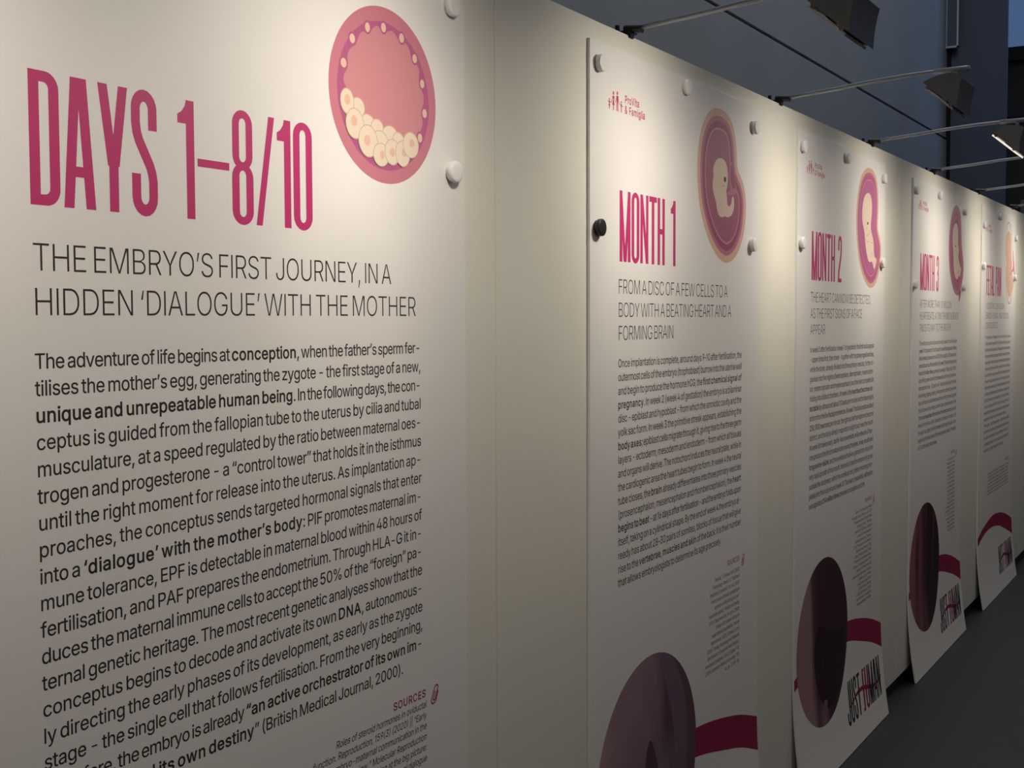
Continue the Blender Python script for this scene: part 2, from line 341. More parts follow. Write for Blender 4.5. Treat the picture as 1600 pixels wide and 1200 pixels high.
FONT['r', 'w'] = (573, [[162,132,92,380,14,380,133,0,203,0,262,200,284,297,313,171,364,0,434,0,552,380,476,380,421,190,397,79,376,184,321,380,248,380,190,178,170,78]])
FONT['r', 'x'] = (384, [[164,102,189,145,284,0,370,0,232,192,363,380,278,380,216,288,191,242,104,380,18,380,148,194,10,0,94,0]])
FONT['r', 'y'] = (395, [[58,-142,100,-145,138,-137,170,-118,194,-88,210,-56,380,380,301,380,214,145,203,112,194,68,177,139,88,380,8,380,156,1,138,-48,120,-70,98,-80,57,-74,40,-137]])
FONT['r', 'z'] = (386, [[36,52,36,0,344,0,344,66,135,66,338,324,338,380,42,380,42,313,244,313]])
FONT['r', '0'] = (459, [[56,134,80,78,106,42,140,14,181,-2,208,-6,236,-7,264,-4,290,4,327,24,346,42,364,62,390,114,404,167,410,228,409,306,399,363,382,412,352,460,334,478,297,502,281,508,246,514,208,514,156,502,134,489,102,460,80,430,60,384,52,352,44,306,43,214,49,167], [129,148,118,205,116,274,123,338,139,388,163,423,190,442,226,449,264,442,286,426,308,399,324,361,333,321,338,264,336,205,328,163,314,121,294,90,274,72,249,62,215,60,190,68,163,86,142,115]])
FONT['r', '1'] = (306, [[224,0,224,508,162,508,54,411,54,339,149,398,149,0]])
FONT['r', '2'] = (459, [[60,375,60,354,132,354,140,397,148,414,160,428,190,444,210,449,232,449,252,446,286,430,298,418,308,402,314,369,308,334,300,318,274,282,58,54,58,0,395,0,395,67,163,67,316,226,349,266,370,300,384,342,386,384,378,422,358,455,342,474,320,490,296,502,270,512,240,516,210,516,180,511,134,493,117,482,93,458,69,416]])
FONT['r', '3'] = (459, [[94,30,137,7,165,-1,218,-7,244,-6,290,4,330,24,353,40,379,73,395,112,399,154,396,176,389,202,380,220,364,243,348,258,311,280,272,292,234,294,378,454,378,508,64,508,64,442,278,442,150,300,150,242,235,240,258,234,280,224,306,202,318,180,323,156,322,130,317,114,300,88,287,78,260,66,218,60,172,68,138,86,127,100,119,116,114,140,37,140,40,113,51,81,74,48]])
FONT['r', '4'] = (459, [[34,162,34,103,276,103,276,0,349,0,349,103,419,103,419,170,349,170,349,322,276,322,276,170,117,170,321,508,244,508]])
FONT['r', '5'] = (459, [[130,240,154,256,190,268,238,269,268,259,296,237,314,206,321,179,320,144,311,114,290,86,266,70,231,60,190,64,170,73,152,86,133,114,127,139,53,139,57,107,68,78,78,61,104,32,126,18,170,-1,214,-7,238,-6,262,-3,298,8,318,19,352,47,381,90,392,118,396,149,396,184,392,212,382,239,370,263,350,288,330,306,301,322,270,333,242,337,211,336,184,332,160,322,141,312,156,442,372,442,372,508,90,508,60,248]])
FONT['r', '6'] = (459, [[61,124,76,82,105,41,139,15,159,6,195,-4,218,-7,258,-4,300,8,336,30,365,62,385,100,392,128,394,182,381,230,356,270,336,288,312,302,266,316,213,316,190,310,180,300,334,508,249,508,126,332,84,263,72,234,58,182,58,156], [135,128,132,170,140,204,160,234,192,254,231,259,264,252,294,232,307,215,316,196,322,154,313,115,302,96,288,82,272,70,252,62,212,60,177,72,150,97]])
FONT['r', '7'] = (459, [[396,442,396,508,56,508,56,442,316,442,87,0,168,0]])
FONT['r', '8'] = (459, [[62,74,82,48,96,34,133,12,176,-2,226,-7,276,-2,320,12,356,34,384,63,399,92,404,111,406,154,399,185,392,200,366,236,342,254,316,266,342,280,356,294,372,314,380,332,386,358,386,404,376,433,359,459,336,481,309,498,276,510,242,516,204,515,168,508,143,498,116,481,102,468,82,444,66,397,67,351,74,326,88,304,106,284,136,266,114,258,90,240,76,225,58,194,48,164,46,124,54,92], [128,108,122,142,129,176,140,194,154,208,172,218,193,226,216,230,241,230,264,225,284,216,302,205,315,190,328,162,330,130,320,102,300,80,266,64,221,60,182,66,149,82], [226,295,191,300,160,319,144,344,139,377,145,405,163,429,187,443,222,450,258,446,290,429,307,404,313,373,308,344,292,319,261,300]])
FONT['r', '9'] = (459, [[61,312,69,284,85,254,102,234,122,217,146,204,173,195,202,191,232,191,259,198,272,209,119,0,204,0,340,196,376,260,389,300,395,345,390,392,382,413,373,433,352,462,314,494,294,504,234,516,180,510,152,501,122,482,100,464,80,435,67,409,60,380,58,350], [134,322,132,364,142,398,164,427,196,446,230,450,264,442,294,422,307,405,316,385,322,344,313,304,302,286,289,272,256,254,235,250,212,250,178,262,161,274,148,290]])
FONT['r', '.'] = (194, [[44,35,50,18,64,5,82,-3,102,-4,121,2,136,14,146,29,146,47,140,64,127,78,109,86,88,86,70,81,54,69,45,53]])
FONT['r', ','] = (194, [[62,71,30,-120,89,-120,145,71]])
FONT['r', ';'] = (194, [[56,292,67,276,84,265,104,261,124,265,140,276,152,292,155,312,152,331,140,347,124,358,104,362,84,358,67,347,56,331,52,312], [62,78,30,-120,89,-120,145,78]])
FONT['r', ':'] = (194, [[44,38,50,20,64,6,82,-3,102,-4,121,2,136,15,146,32,146,52,140,70,127,85,109,94,88,95,70,89,54,76,45,58], [48,292,59,276,76,266,96,262,115,266,132,276,143,292,147,312,144,331,132,348,115,358,96,362,76,358,59,348,48,331,44,312]])
FONT['r', '('] = (279, [[83,216,87,144,98,82,118,18,158,-68,173,-96,246,-96,204,-4,178,71,162,140,157,207,163,284,180,366,206,450,245,539,173,539,147,491,130,448,106,372,90,293]])
FONT['r', ')'] = (279, [[36,-78,28,-96,100,-96,134,-32,159,30,177,93,188,156,190,207,188,254,172,352,160,402,140,457,122,499,100,539,28,539,67,450,94,366,110,284,116,207,111,142,96,73,70,-2]])
FONT['r', '-'] = (459, [[108,244,108,188,343,188,343,244]])
FONT['r', '–'] = (355, [[-6,244,-6,188,356,188,356,244]])
FONT['r', '’'] = (183, [[76,508,44,318,103,318,159,508]])
FONT['r', '‘'] = (183, [[100,508,44,318,126,318,158,508]])
FONT['r', '“'] = (306, [[100,508,44,318,126,318,158,508], [223,508,167,318,249,318,281,508]])
FONT['r', '”'] = (306, [[76,508,44,318,103,318,159,508], [200,508,168,318,226,318,282,508]])
FONT['r', '/'] = (255, [[242,532,174,532,6,-76,76,-76]])
FONT['r', '&'] = (453, [[32,104,42,74,64,43,90,22,114,9,142,0,196,-7,235,-4,286,12,328,39,361,0,450,0,374,90,390,116,404,150,411,181,414,231,343,231,338,177,326,147,228,264,270,295,298,322,318,350,328,382,328,421,316,454,304,470,273,496,231,511,206,514,175,512,147,505,126,496,106,480,88,461,78,442,72,422,70,380,75,357,94,318,127,276,66,225,44,198,33,172,30,157,28,136], [104,120,104,141,107,158,115,173,128,189,171,223,284,91,244,67,222,60,176,58,153,64,136,72,114,94], [171,444,193,450,210,450,234,442,251,424,256,402,252,381,240,362,184,317,152,360,143,392,145,411,152,426]])
FONT['r', '|'] = (236, [[82,672,82,-164,148,-164,148,672]])
FONT['r', '%'] = (682, [[69,414,71,361,79,335,90,316,106,300,126,286,164,276,207,280,230,289,248,302,262,319,273,339,280,361,282,384,280,428,275,450,265,470,254,485,226,507,186,517,160,516,122,505,106,494,84,467,76,450], [162,460,186,461,200,456,212,438,216,426,216,368,204,342,186,333,172,332,151,338,143,347,134,371,134,420,138,436,146,450], [394,128,396,75,404,49,416,30,432,13,452,0,490,-10,532,-6,554,2,573,16,588,33,598,53,605,75,607,98,606,142,600,164,591,184,580,199,551,221,512,231,485,230,448,219,432,208,409,181,402,164], [458,99,460,134,464,150,474,168,494,176,512,175,521,172,532,164,541,140,543,95,541,82,530,56,512,46,498,46,476,52,464,72], [121,0,194,0,552,510,479,510]])
FONT['r', '?'] = (364, [[22,383,21,370,97,370,103,403,117,426,137,442,164,450,192,450,218,442,238,428,250,410,254,395,256,376,253,360,240,332,212,307,155,265,136,232,127,190,126,148,200,148,202,193,211,217,226,233,279,270,304,297,324,334,330,372,329,398,322,428,311,450,292,474,268,492,246,504,214,512,185,516,156,514,124,508,94,496,74,483,52,461,38,440,28,416], [112,39,119,20,132,6,150,-3,170,-4,190,2,205,15,214,32,215,52,208,71,195,86,178,94,157,96,138,90,122,76,114,59]])
FONT['r', ' '] = (188, [])
FONT['b', 'A'] = (495, [[-6,0,96,0,146,134,333,134,384,0,486,0,288,508,190,508], [177,217,233,374,239,419,261,324,302,217]])
FONT['b', 'B'] = (472, [[140,84,140,217,252,217,276,214,308,202,320,190,334,169,340,144,334,120,319,102,303,92,262,84], [44,508,44,0,276,1,329,10,352,18,388,40,402,54,423,87,429,105,434,150,426,192,407,227,380,253,356,266,376,279,394,298,407,322,411,336,413,386,406,416,392,444,375,463,348,484,322,496,293,504,250,508], [140,425,240,425,267,422,291,415,310,398,318,382,320,355,314,338,298,318,281,308,261,301,140,298]])
FONT['b', 'C'] = (526, [[32,180,50,126,79,80,100,56,124,36,151,20,200,1,256,-7,320,-2,375,16,422,46,458,87,471,108,482,138,493,181,396,181,383,142,366,118,342,99,314,86,286,80,254,80,228,84,204,94,177,110,158,128,140,157,128,186,122,218,120,264,123,300,131,330,150,370,176,398,209,418,246,428,296,426,320,420,342,410,361,396,374,381,386,360,396,328,494,328,474,394,454,427,426,459,391,484,351,502,307,513,256,516,190,505,151,488,116,466,86,436,66,411,46,372,32,328,26,292,24,241]])
FONT['b', 'D'] = (518, [[44,0,258,2,316,14,338,22,386,48,418,76,436,102,461,150,472,194,478,256,472,316,461,360,437,408,411,440,378,467,340,488,309,498,275,506,238,508,44,508], [214,84,140,84,140,425,248,424,300,411,322,398,346,376,364,348,376,314,382,273,381,220,370,174,354,144,327,115,298,98,260,88]])
FONT['b', 'E'] = (434, [[140,84,140,215,372,215,372,299,140,299,140,425,388,425,388,508,44,508,44,0,391,0,391,84]])
FONT['b', 'F'] = (426, [[140,0,140,208,362,208,362,292,140,292,140,425,385,425,385,508,44,508,44,0]])
FONT['b', 'G'] = (536, [[30,192,42,147,72,88,99,56,115,43,150,20,200,0,246,-6,310,-4,340,2,376,14,416,38,443,63,460,84,478,117,489,154,493,182,494,270,266,270,266,187,398,187,392,158,385,142,373,124,346,100,327,90,300,82,254,80,228,84,204,93,182,106,163,124,146,145,134,170,120,226,120,273,128,323,140,352,158,380,186,406,226,424,252,428,282,428,310,423,338,410,370,382,386,356,397,328,494,328,484,370,472,398,456,425,436,448,414,468,387,486,333,507,272,516,242,514,210,510,159,493,114,466,92,444,72,420,46,372,38,350,26,292,24,254]])
FONT['b', 'H'] = (533, [[44,0,140,0,140,218,376,218,376,0,473,0,473,508,376,508,376,302,140,302,140,508,44,508]])
FONT['b', 'I'] = (185, [[36,508,36,0,133,0,133,508]])
FONT['b', 'J'] = (412, [[185,76,168,78,147,85,130,98,122,109,114,139,114,192,16,192,18,128,25,96,33,76,57,42,90,16,129,0,162,-6,220,-4,261,7,280,16,312,42,336,76,344,95,352,140,352,508,256,508,256,146,252,122,242,101,226,87,201,78]])
FONT['b', 'K'] = (482, [[44,508,44,0,140,0,140,166,196,222,364,0,480,0,264,285,482,508,356,508,174,324,144,290,134,270,140,508]])
FONT['b', 'L'] = (409, [[44,508,44,0,377,0,377,84,140,84,140,508]])
FONT['b', 'M'] = (644, [[44,508,44,0,138,0,137,353,153,290,275,0,352,0,494,342,488,308,488,0,584,0,584,508,466,508,336,192,315,110,294,190,162,508]])
FONT['b', 'N'] = (539, [[141,0,138,370,152,336,184,286,378,0,480,0,480,508,383,508,384,152,145,508,44,508,44,0]])
FONT['b', 'O'] = (549, [[42,147,61,106,93,64,133,30,180,7,233,-5,290,-6,344,4,392,25,434,57,467,98,492,147,502,180,508,228,506,304,492,361,467,410,448,436,418,466,374,493,333,508,290,514,222,512,180,501,142,483,100,452,72,420,50,382,35,339,26,292,24,241,30,192], [134,170,124,200,120,235,120,273,124,308,131,330,143,358,159,380,177,398,198,412,222,422,247,428,280,428,306,424,330,416,352,402,375,381,394,352,407,316,413,282,414,235,407,192,394,156,375,128,362,114,341,99,306,84,274,80,234,83,192,99,168,118,147,144]])
FONT['b', 'P'] = (460, [[44,0,140,0,140,174,246,175,292,180,318,187,354,204,372,218,400,252,410,270,422,312,424,364,420,386,404,426,392,444,360,474,325,494,292,504,256,508,44,508], [140,258,140,425,238,425,265,422,296,410,316,392,328,358,328,330,319,298,302,277,274,264,250,259]])
FONT['b', 'Q'] = (549, [[42,146,66,96,86,70,108,48,133,29,160,14,190,2,244,-8,278,-9,312,-6,352,5,393,-48,500,-48,424,48,441,62,461,87,478,115,492,146,502,179,507,214,509,266,502,327,488,372,473,401,442,444,426,458,401,478,374,493,344,505,312,512,278,516,233,514,201,508,170,498,142,484,116,466,93,444,72,420,56,392,42,360,32,328,26,292,24,253,26,215,32,179], [136,162,124,200,120,225,121,282,134,338,147,364,163,385,182,402,204,415,228,424,254,428,286,428,312,422,340,410,362,394,379,375,394,351,405,323,414,263,413,225,402,176,390,149,368,120,320,178,213,178,292,80,254,78,234,82,204,92,177,108,154,132]])
FONT['b', 'R'] = (465, [[44,0,140,0,140,186,238,186,344,0,454,0,336,204,366,222,396,251,414,282,425,331,423,376,411,417,392,448,372,468,348,484,318,497,284,505,246,508,44,508], [140,270,140,426,238,425,266,422,300,410,318,391,328,358,328,330,318,302,297,283,266,272,239,270]])
FONT['b', 'S'] = (462, [[46,68,76,36,114,12,160,-3,214,-9,281,-4,330,11,370,34,396,60,416,97,422,117,424,162,414,199,388,235,360,256,322,276,200,310,166,324,140,342,132,360,134,386,140,398,164,418,198,430,238,432,279,422,304,406,318,384,324,356,418,356,414,392,404,424,394,441,366,472,330,494,294,508,252,515,210,516,169,510,131,498,98,480,71,456,50,428,38,388,36,366,40,332,58,296,82,271,120,247,168,228,262,204,298,189,322,170,330,149,324,121,304,98,272,82,229,76,184,80,152,94,130,115,124,126,118,158,20,158,26,114,36,87]])
FONT['b', 'T'] = (464, [[16,508,16,425,176,425,176,0,272,0,272,425,433,425,433,508]])
FONT['b', 'U'] = (533, [[46,152,51,127,62,96,92,56,131,24,180,2,228,-6,259,-8,309,-4,362,12,408,39,426,56,446,82,458,104,468,135,472,160,473,508,376,508,376,178,374,158,366,136,358,121,339,102,309,86,259,78,224,82,190,94,160,121,144,154,140,178,140,508,44,508]])
FONT['b', 'V'] = (495, [[-6,508,192,0,289,0,486,508,384,508,270,200,241,91,212,201,96,508]])
FONT['b', 'W'] = (702, [[-4,508,143,0,242,0,343,351,443,0,542,0,690,508,591,508,490,135,492,92,484,180,392,508,294,508,194,145,94,508]])
FONT['b', 'X'] = (490, [[-12,0,100,0,237,190,374,0,486,0,295,262,477,508,365,508,238,330,112,508,-1,508,181,260]])
FONT['b', 'Y'] = (488, [[236,297,100,508,-12,508,188,206,188,0,284,0,284,206,484,508,372,508]])
FONT['b', 'Z'] = (454, [[147,83,412,444,412,508,24,508,24,425,291,426,26,64,26,0,416,0,416,84]])
FONT['b', 'a'] = (405, [[16,96,21,72,31,52,45,34,62,20,104,-1,140,-8,193,-6,222,2,260,24,260,0,352,0,351,273,342,308,324,334,294,360,265,374,229,382,194,384,156,382,118,372,72,349,40,316,18,274,108,250,122,274,140,291,170,303,203,305,236,297,248,288,256,276,260,249,255,244,240,240,158,230,108,220,66,204,38,181,25,163,18,145,14,120], [108,104,112,128,122,138,134,145,171,154,271,170,260,164,260,140,251,110,237,93,217,80,190,72,170,71,140,74,120,84,114,92]])
FONT['b', 'b'] = (440, [[36,508,36,0,128,0,128,32,150,14,174,0,217,-8,271,-4,316,13,335,26,358,48,372,66,394,111,401,136,405,164,404,230,391,281,380,304,352,342,328,362,308,374,262,389,230,392,178,384,160,376,130,354,130,508], [129,181,132,228,142,260,158,286,181,302,215,310,252,305,276,290,297,264,306,241,312,210,312,176,307,149,299,126,288,106,272,90,256,80,235,74,206,74,186,80,168,90,154,105,142,124,132,152]])
FONT['b', 'c'] = (411, [[18,169,24,134,42,86,65,52,101,21,138,3,155,-2,212,-8,252,-4,292,9,312,20,343,44,364,72,384,120,294,140,282,110,272,96,258,85,242,78,221,72,196,72,162,82,134,108,122,132,114,161,113,204,116,224,130,260,148,284,162,294,192,304,210,304,246,298,260,290,281,267,293,239,382,260,370,291,348,328,332,342,302,362,268,376,236,383,198,384,163,380,130,370,102,356,70,330,50,304,34,275,24,242,18,206]])
FONT['b', 'd'] = (440, [[20,164,26,128,34,104,52,66,78,36,96,22,131,3,170,-6,225,-6,250,0,272,12,296,32,296,0,388,0,388,508,294,508,294,354,268,374,252,383,220,390,179,391,146,386,124,378,78,348,62,330,44,304,26,256,18,202], [114,170,114,216,118,236,132,272,151,293,181,308,214,310,244,302,257,294,272,280,283,261,291,238,296,206,294,169,290,142,280,120,268,102,250,86,232,78,210,74,186,76,158,86,134,110,124,130]])
FONT['b', 'e'] = (420, [[26,125,34,101,59,59,88,30,124,9,166,-4,219,-8,264,-2,305,12,330,26,354,48,370,70,386,108,296,129,285,105,264,84,234,74,198,72,167,80,140,98,123,123,114,156,388,156,384,240,376,268,364,298,347,323,326,344,298,363,266,376,228,384,186,384,152,378,121,366,92,350,68,328,49,302,34,274,26,249,20,214,18,178], [114,233,122,253,142,282,170,298,205,304,240,299,265,282,283,256,290,233]])
FONT['b', 'f'] = (269, [[-10,388,-10,308,64,308,64,0,158,0,158,308,244,308,244,388,158,388,160,428,168,441,184,446,210,446,238,438,262,516,214,529,177,530,148,525,120,514,88,490,70,460,64,428,64,388]])
FONT['b', 'g'] = (441, [[28,-54,52,-88,84,-118,123,-138,166,-148,215,-150,246,-148,290,-138,328,-120,359,-92,374,-68,382,-48,388,-10,388,380,297,380,297,346,283,358,247,378,196,384,171,383,139,376,118,367,97,355,68,330,53,310,37,282,26,250,20,215,18,177,22,140,28,115,41,85,58,58,85,32,118,12,155,0,178,-4,202,-4,250,4,282,20,296,32,294,-12,290,-32,280,-46,264,-58,233,-68,184,-69,152,-59,126,-38,106,-12], [120,136,112,177,115,220,128,256,148,283,177,299,210,302,244,294,270,276,282,258,290,236,295,211,296,176,292,150,285,126,264,97,237,82,215,78,172,82,155,90,140,104]])
FONT['b', 'h'] = (426, [[36,508,36,0,130,0,130,232,132,254,144,280,158,294,184,306,210,310,236,306,251,300,267,284,276,264,280,236,280,0,373,0,372,257,367,292,352,329,328,358,314,369,280,384,241,392,220,392,182,386,149,372,120,349,130,508]])
FONT['b', 'i'] = (182, [[28,453,40,434,58,422,80,417,102,420,122,430,136,446,142,466,140,488,127,506,110,518,88,524,65,521,46,512,32,494,26,474], [36,388,36,0,130,0,130,388]])
FONT['b', 'j'] = (182, [[-26,-142,35,-140,68,-130,94,-113,104,-102,114,-88,126,-59,130,-26,130,386,36,386,36,-26,32,-42,24,-53,4,-58,-26,-58], [30,449,43,431,61,420,84,416,106,420,124,431,138,449,142,466,139,488,127,506,109,518,88,524,60,520,43,509,30,491,25,470]])
FONT['b', 'k'] = (396, [[36,508,36,0,130,0,130,140,152,160,286,0,405,0,222,218,393,385,278,387,130,244,130,508]])
FONT['b', 'l'] = (182, [[36,508,36,0,130,0,130,508]])
FONT['b', 'm'] = (626, [[130,0,130,246,136,266,149,286,176,302,200,305,230,299,249,284,256,270,258,254,258,0,352,0,352,242,354,261,362,280,375,293,396,302,418,305,442,302,459,294,472,282,478,269,480,248,480,0,573,0,572,264,563,309,541,344,528,356,500,374,483,380,449,386,410,384,374,374,344,358,319,334,304,354,288,367,270,377,249,384,210,386,174,379,141,362,121,344,128,380,36,380,36,0]])
FONT['b', 'n'] = (425, [[130,0,130,228,134,252,144,274,160,290,181,300,210,304,236,300,251,294,267,280,276,259,280,232,280,0,373,0,373,238,370,274,360,306,344,334,324,355,297,371,268,380,234,384,204,383,176,376,149,365,121,343,128,380,36,380,36,0]])
FONT['b', 'o'] = (431, [[24,134,34,102,54,66,82,36,116,12,155,-2,198,-8,244,-6,284,6,321,26,351,52,374,86,386,117,396,160,396,206,389,250,378,282,356,318,327,346,300,364,268,376,235,383,189,384,154,378,123,368,94,350,70,330,50,304,34,274,24,242,18,206,18,169], [118,146,112,188,118,229,132,264,155,290,182,302,218,304,250,296,264,287,278,272,290,252,298,228,303,198,302,166,297,142,286,116,273,98,256,84,238,76,213,72,187,74,166,80,148,92,134,108]])
FONT['b', 'p'] = (440, [[36,380,36,-142,130,-142,130,23,161,0,179,-9,206,-14,230,-16,255,-14,286,-8,329,14,352,34,368,52,391,96,399,120,406,176,401,240,391,274,380,296,362,324,341,346,315,364,286,376,254,383,223,384,188,380,164,372,142,358,128,346,128,380], [142,117,132,145,129,198,136,240,150,269,171,289,181,295,215,302,252,298,276,284,297,256,306,234,312,203,312,168,307,142,299,118,288,98,272,83,256,72,235,67,206,67,186,72,168,82,154,98]])
FONT['b', 'q'] = (440, [[18,166,24,129,33,96,44,73,72,34,90,18,131,-4,170,-14,195,-16,220,-14,256,-5,272,4,294,22,294,-142,388,-142,388,380,296,380,296,346,276,363,252,376,202,384,146,378,103,360,84,346,62,324,44,296,30,266,24,240,18,204], [114,162,114,208,118,229,132,264,151,286,181,300,214,302,244,295,257,286,272,272,283,254,291,230,296,198,294,162,290,135,280,112,268,94,250,78,232,70,210,66,186,68,158,78,134,102,124,122]])
FONT['b', 'r'] = (275, [[130,0,130,236,134,258,140,268,158,288,186,298,220,300,260,296,260,384,213,385,176,380,159,374,128,354,128,380,36,380,36,0]])
FONT['b', 's'] = (381, [[42,48,70,22,101,6,142,-6,182,-8,240,-2,260,4,294,21,322,44,340,74,347,107,344,139,338,157,318,183,296,200,267,212,166,237,144,245,130,254,125,266,126,280,135,291,153,302,178,306,207,306,227,298,243,284,258,254,346,272,330,309,318,330,300,348,280,362,249,376,220,382,180,384,146,381,114,372,86,360,64,342,46,320,38,306,31,273,34,240,41,222,52,206,84,180,112,166,232,136,247,124,252,112,248,96,235,84,217,76,187,71,158,73,133,82,118,96,104,130,16,112,24,82]])
FONT['b', 't'] = (243, [[-10,385,-10,306,49,306,50,86,60,51,67,39,86,18,99,10,128,0,151,-4,187,-4,232,5,214,81,170,76,153,78,146,86,142,106,142,306,220,306,220,385,142,385,142,471,49,471,49,385]])
FONT['b', 'u'] = (426, [[174,79,159,86,143,100,131,130,130,380,36,380,36,142,38,113,47,80,65,46,92,21,124,4,155,-4,182,-5,212,-2,240,5,266,18,288,37,282,0,373,0,373,380,280,380,280,151,277,130,266,105,244,86,216,76]])
FONT['b', 'v'] = (405, [[-6,380,152,0,238,0,394,380,294,380,194,123,96,380]])
FONT['b', 'w'] = (583, [[1,380,126,0,211,0,272,198,284,278,304,169,356,0,442,0,566,380,468,380,412,193,397,96,385,187,328,380,240,380,180,180,170,94,171,138,99,380]])
FONT['b', 'x'] = (394, [[174,102,189,128,278,0,388,0,244,192,382,380,273,380,208,288,191,259,109,380,-2,380,136,194,-10,0,100,0]])
FONT['b', 'y'] = (405, [[56,-142,102,-145,142,-137,176,-116,203,-85,219,-54,394,380,294,380,194,114,194,85,186,141,96,380,-6,380,146,5,128,-38,114,-56,97,-63,50,-57,28,-134]])
FONT['b', 'z'] = (396, [[26,62,26,0,354,0,354,82,156,82,348,315,348,380,32,380,32,298,224,298]])
FONT['b', '0'] = (469, [[39,168,58,106,82,64,100,43,120,26,160,4,206,-6,237,-7,266,-4,293,4,318,15,354,43,372,64,400,116,414,168,420,228,419,304,409,362,391,410,377,436,360,458,325,488,302,501,284,508,246,514,207,514,170,508,128,488,106,472,72,428,50,382,42,350,34,304,32,267,33,216], [131,184,126,234,128,300,132,333,148,378,170,410,194,426,226,432,246,430,268,422,290,402,300,389,314,354,324,317,328,264,326,208,318,168,305,130,286,102,268,87,247,78,232,76,202,80,182,90,160,110,143,142]])
FONT['b', '1'] = (316, [[234,0,234,508,159,508,44,410,44,319,139,376,139,0]])
FONT['b', '2'] = (469, [[50,372,49,341,142,341,148,388,167,414,192,428,232,433,250,430,280,416,298,394,304,365,298,334,280,304,266,287,48,66,48,0,405,0,405,84,186,84,324,221,357,260,380,295,388,314,396,356,393,400,378,437,348,473,326,490,300,502,272,511,241,516,209,516,178,511,150,502,110,481,85,456,72,440,60,414]])
FONT['b', '3'] = (469, [[88,31,134,8,162,-1,218,-7,270,-2,294,4,336,24,360,42,388,74,404,114,409,158,406,180,398,207,388,226,371,250,336,278,292,296,255,302,388,442,388,508,54,508,54,425,256,425,140,302,140,232,234,230,254,226,276,217,298,198,308,179,313,158,312,136,308,122,292,100,272,88,258,82,218,76,174,84,146,100,128,124,122,154,26,154,30,116,42,83,67,49]])
FONT['b', '4'] = (469, [[24,168,24,100,266,100,266,0,359,0,359,100,429,100,429,183,359,183,359,329,266,329,266,183,134,183,338,508,238,508]])
FONT['b', '5'] = (469, [[133,230,159,248,192,258,236,259,263,250,288,232,305,204,311,180,310,150,302,124,284,99,261,84,230,77,193,80,174,88,159,98,142,122,135,152,42,152,48,110,59,80,70,62,98,34,120,18,168,0,213,-7,238,-6,264,-3,302,9,324,20,360,48,374,66,390,92,401,121,406,152,406,186,401,216,392,243,378,268,357,294,336,312,306,328,272,340,242,344,210,343,182,338,154,327,165,425,382,425,382,508,82,508,50,239]])
FONT['b', '6'] = (469, [[52,128,67,84,83,59,98,42,134,16,155,6,194,-4,218,-7,260,-4,304,8,343,32,374,63,394,102,402,131,404,154,404,186,398,214,380,254,363,276,342,294,317,308,267,324,235,326,202,321,352,508,244,508,117,334,75,266,62,238,48,186,48,158], [145,135,142,172,148,202,168,228,196,244,230,249,260,243,287,226,298,212,306,194,312,158,304,124,282,95,267,84,250,78,214,76,182,86,158,108]])
FONT['b', '7'] = (469, [[406,434,406,508,46,508,46,426,299,426,71,0,175,0]])
FONT['b', '8'] = (469, [[96,257,68,232,48,200,38,170,36,128,44,94,61,64,74,48,108,22,151,4,174,-2,226,-7,278,-2,324,12,362,34,392,64,402,82,414,114,417,142,408,190,384,232,361,254,340,267,364,286,380,308,389,326,396,352,396,400,385,430,366,458,342,480,314,498,279,510,242,516,180,512,138,498,110,480,85,458,67,430,58,406,54,373,57,346,66,320,80,296,98,276,112,267], [134,128,132,146,134,164,148,190,176,211,196,218,240,221,279,210,307,187,318,163,320,135,312,112,294,94,263,80,221,76,185,82,156,96,138,118], [226,303,194,308,168,324,153,344,149,372,154,396,170,416,190,428,222,433,256,430,283,416,298,396,303,368,299,345,284,324,258,308]])
FONT['b', '9'] = (469, [[48,330,51,308,66,267,95,228,117,210,142,197,171,188,202,184,250,187,100,0,209,0,348,193,384,256,399,297,405,342,399,389,392,411,382,432,360,462,343,476,318,494,298,503,282,508,234,516,178,510,148,500,116,482,79,446,58,406,50,378], [142,338,145,374,158,401,171,414,186,424,214,432,246,432,273,420,287,409,298,394,310,362,310,324,304,306,294,291,282,278,267,268,234,260,214,260,196,264,168,281,149,307]])
FONT['b', '.'] = (204, [[34,35,42,18,58,5,79,-3,104,-4,126,2,144,14,155,29,156,47,149,64,133,78,112,86,87,86,64,81,46,69,36,53]])
FONT['b', ','] = (204, [[54,71,19,-120,96,-120,158,71]])
FONT['b', ';'] = (204, [[46,282,60,263,80,250,104,246,127,250,147,263,160,282,166,304,160,326,147,345,127,358,104,362,80,358,60,345,46,326,42,304], [54,89,19,-120,96,-120,158,89]])
FONT['b', ':'] = (204, [[34,44,42,24,58,7,79,-2,104,-4,126,3,144,18,155,38,156,60,149,80,133,98,112,107,87,108,64,102,46,86,36,67], [38,284,52,265,72,252,95,248,119,252,139,265,152,284,157,305,152,327,139,346,119,358,95,362,72,358,52,346,38,327,34,305]])
FONT['b', '('] = (289, [[261,-96,213,6,187,78,172,144,168,208,173,280,190,360,216,440,261,539,167,539,138,487,120,444,107,408,87,332,75,254,74,182,77,146,89,84,108,21,130,-28,167,-96]])
FONT['b', ')'] = (289, [[28,-64,12,-96,106,-96,143,-29,168,32,187,94,198,158,200,207,198,254,182,351,170,398,150,454,131,495,106,539,12,539,58,440,84,360,100,280,106,208,101,146,86,80,61,8]])
FONT['b', '-'] = (469, [[98,244,98,188,353,188,353,244]])
FONT['b', '–'] = (365, [[-16,244,-16,188,366,188,366,244]])
FONT['b', '’'] = (193, [[68,508,33,318,110,318,172,508]])
FONT['b', '‘'] = (193, [[92,508,30,318,134,318,170,508]])
FONT['b', '“'] = (316, [[92,508,30,318,134,318,170,508], [258,318,293,508,216,508,154,318]])
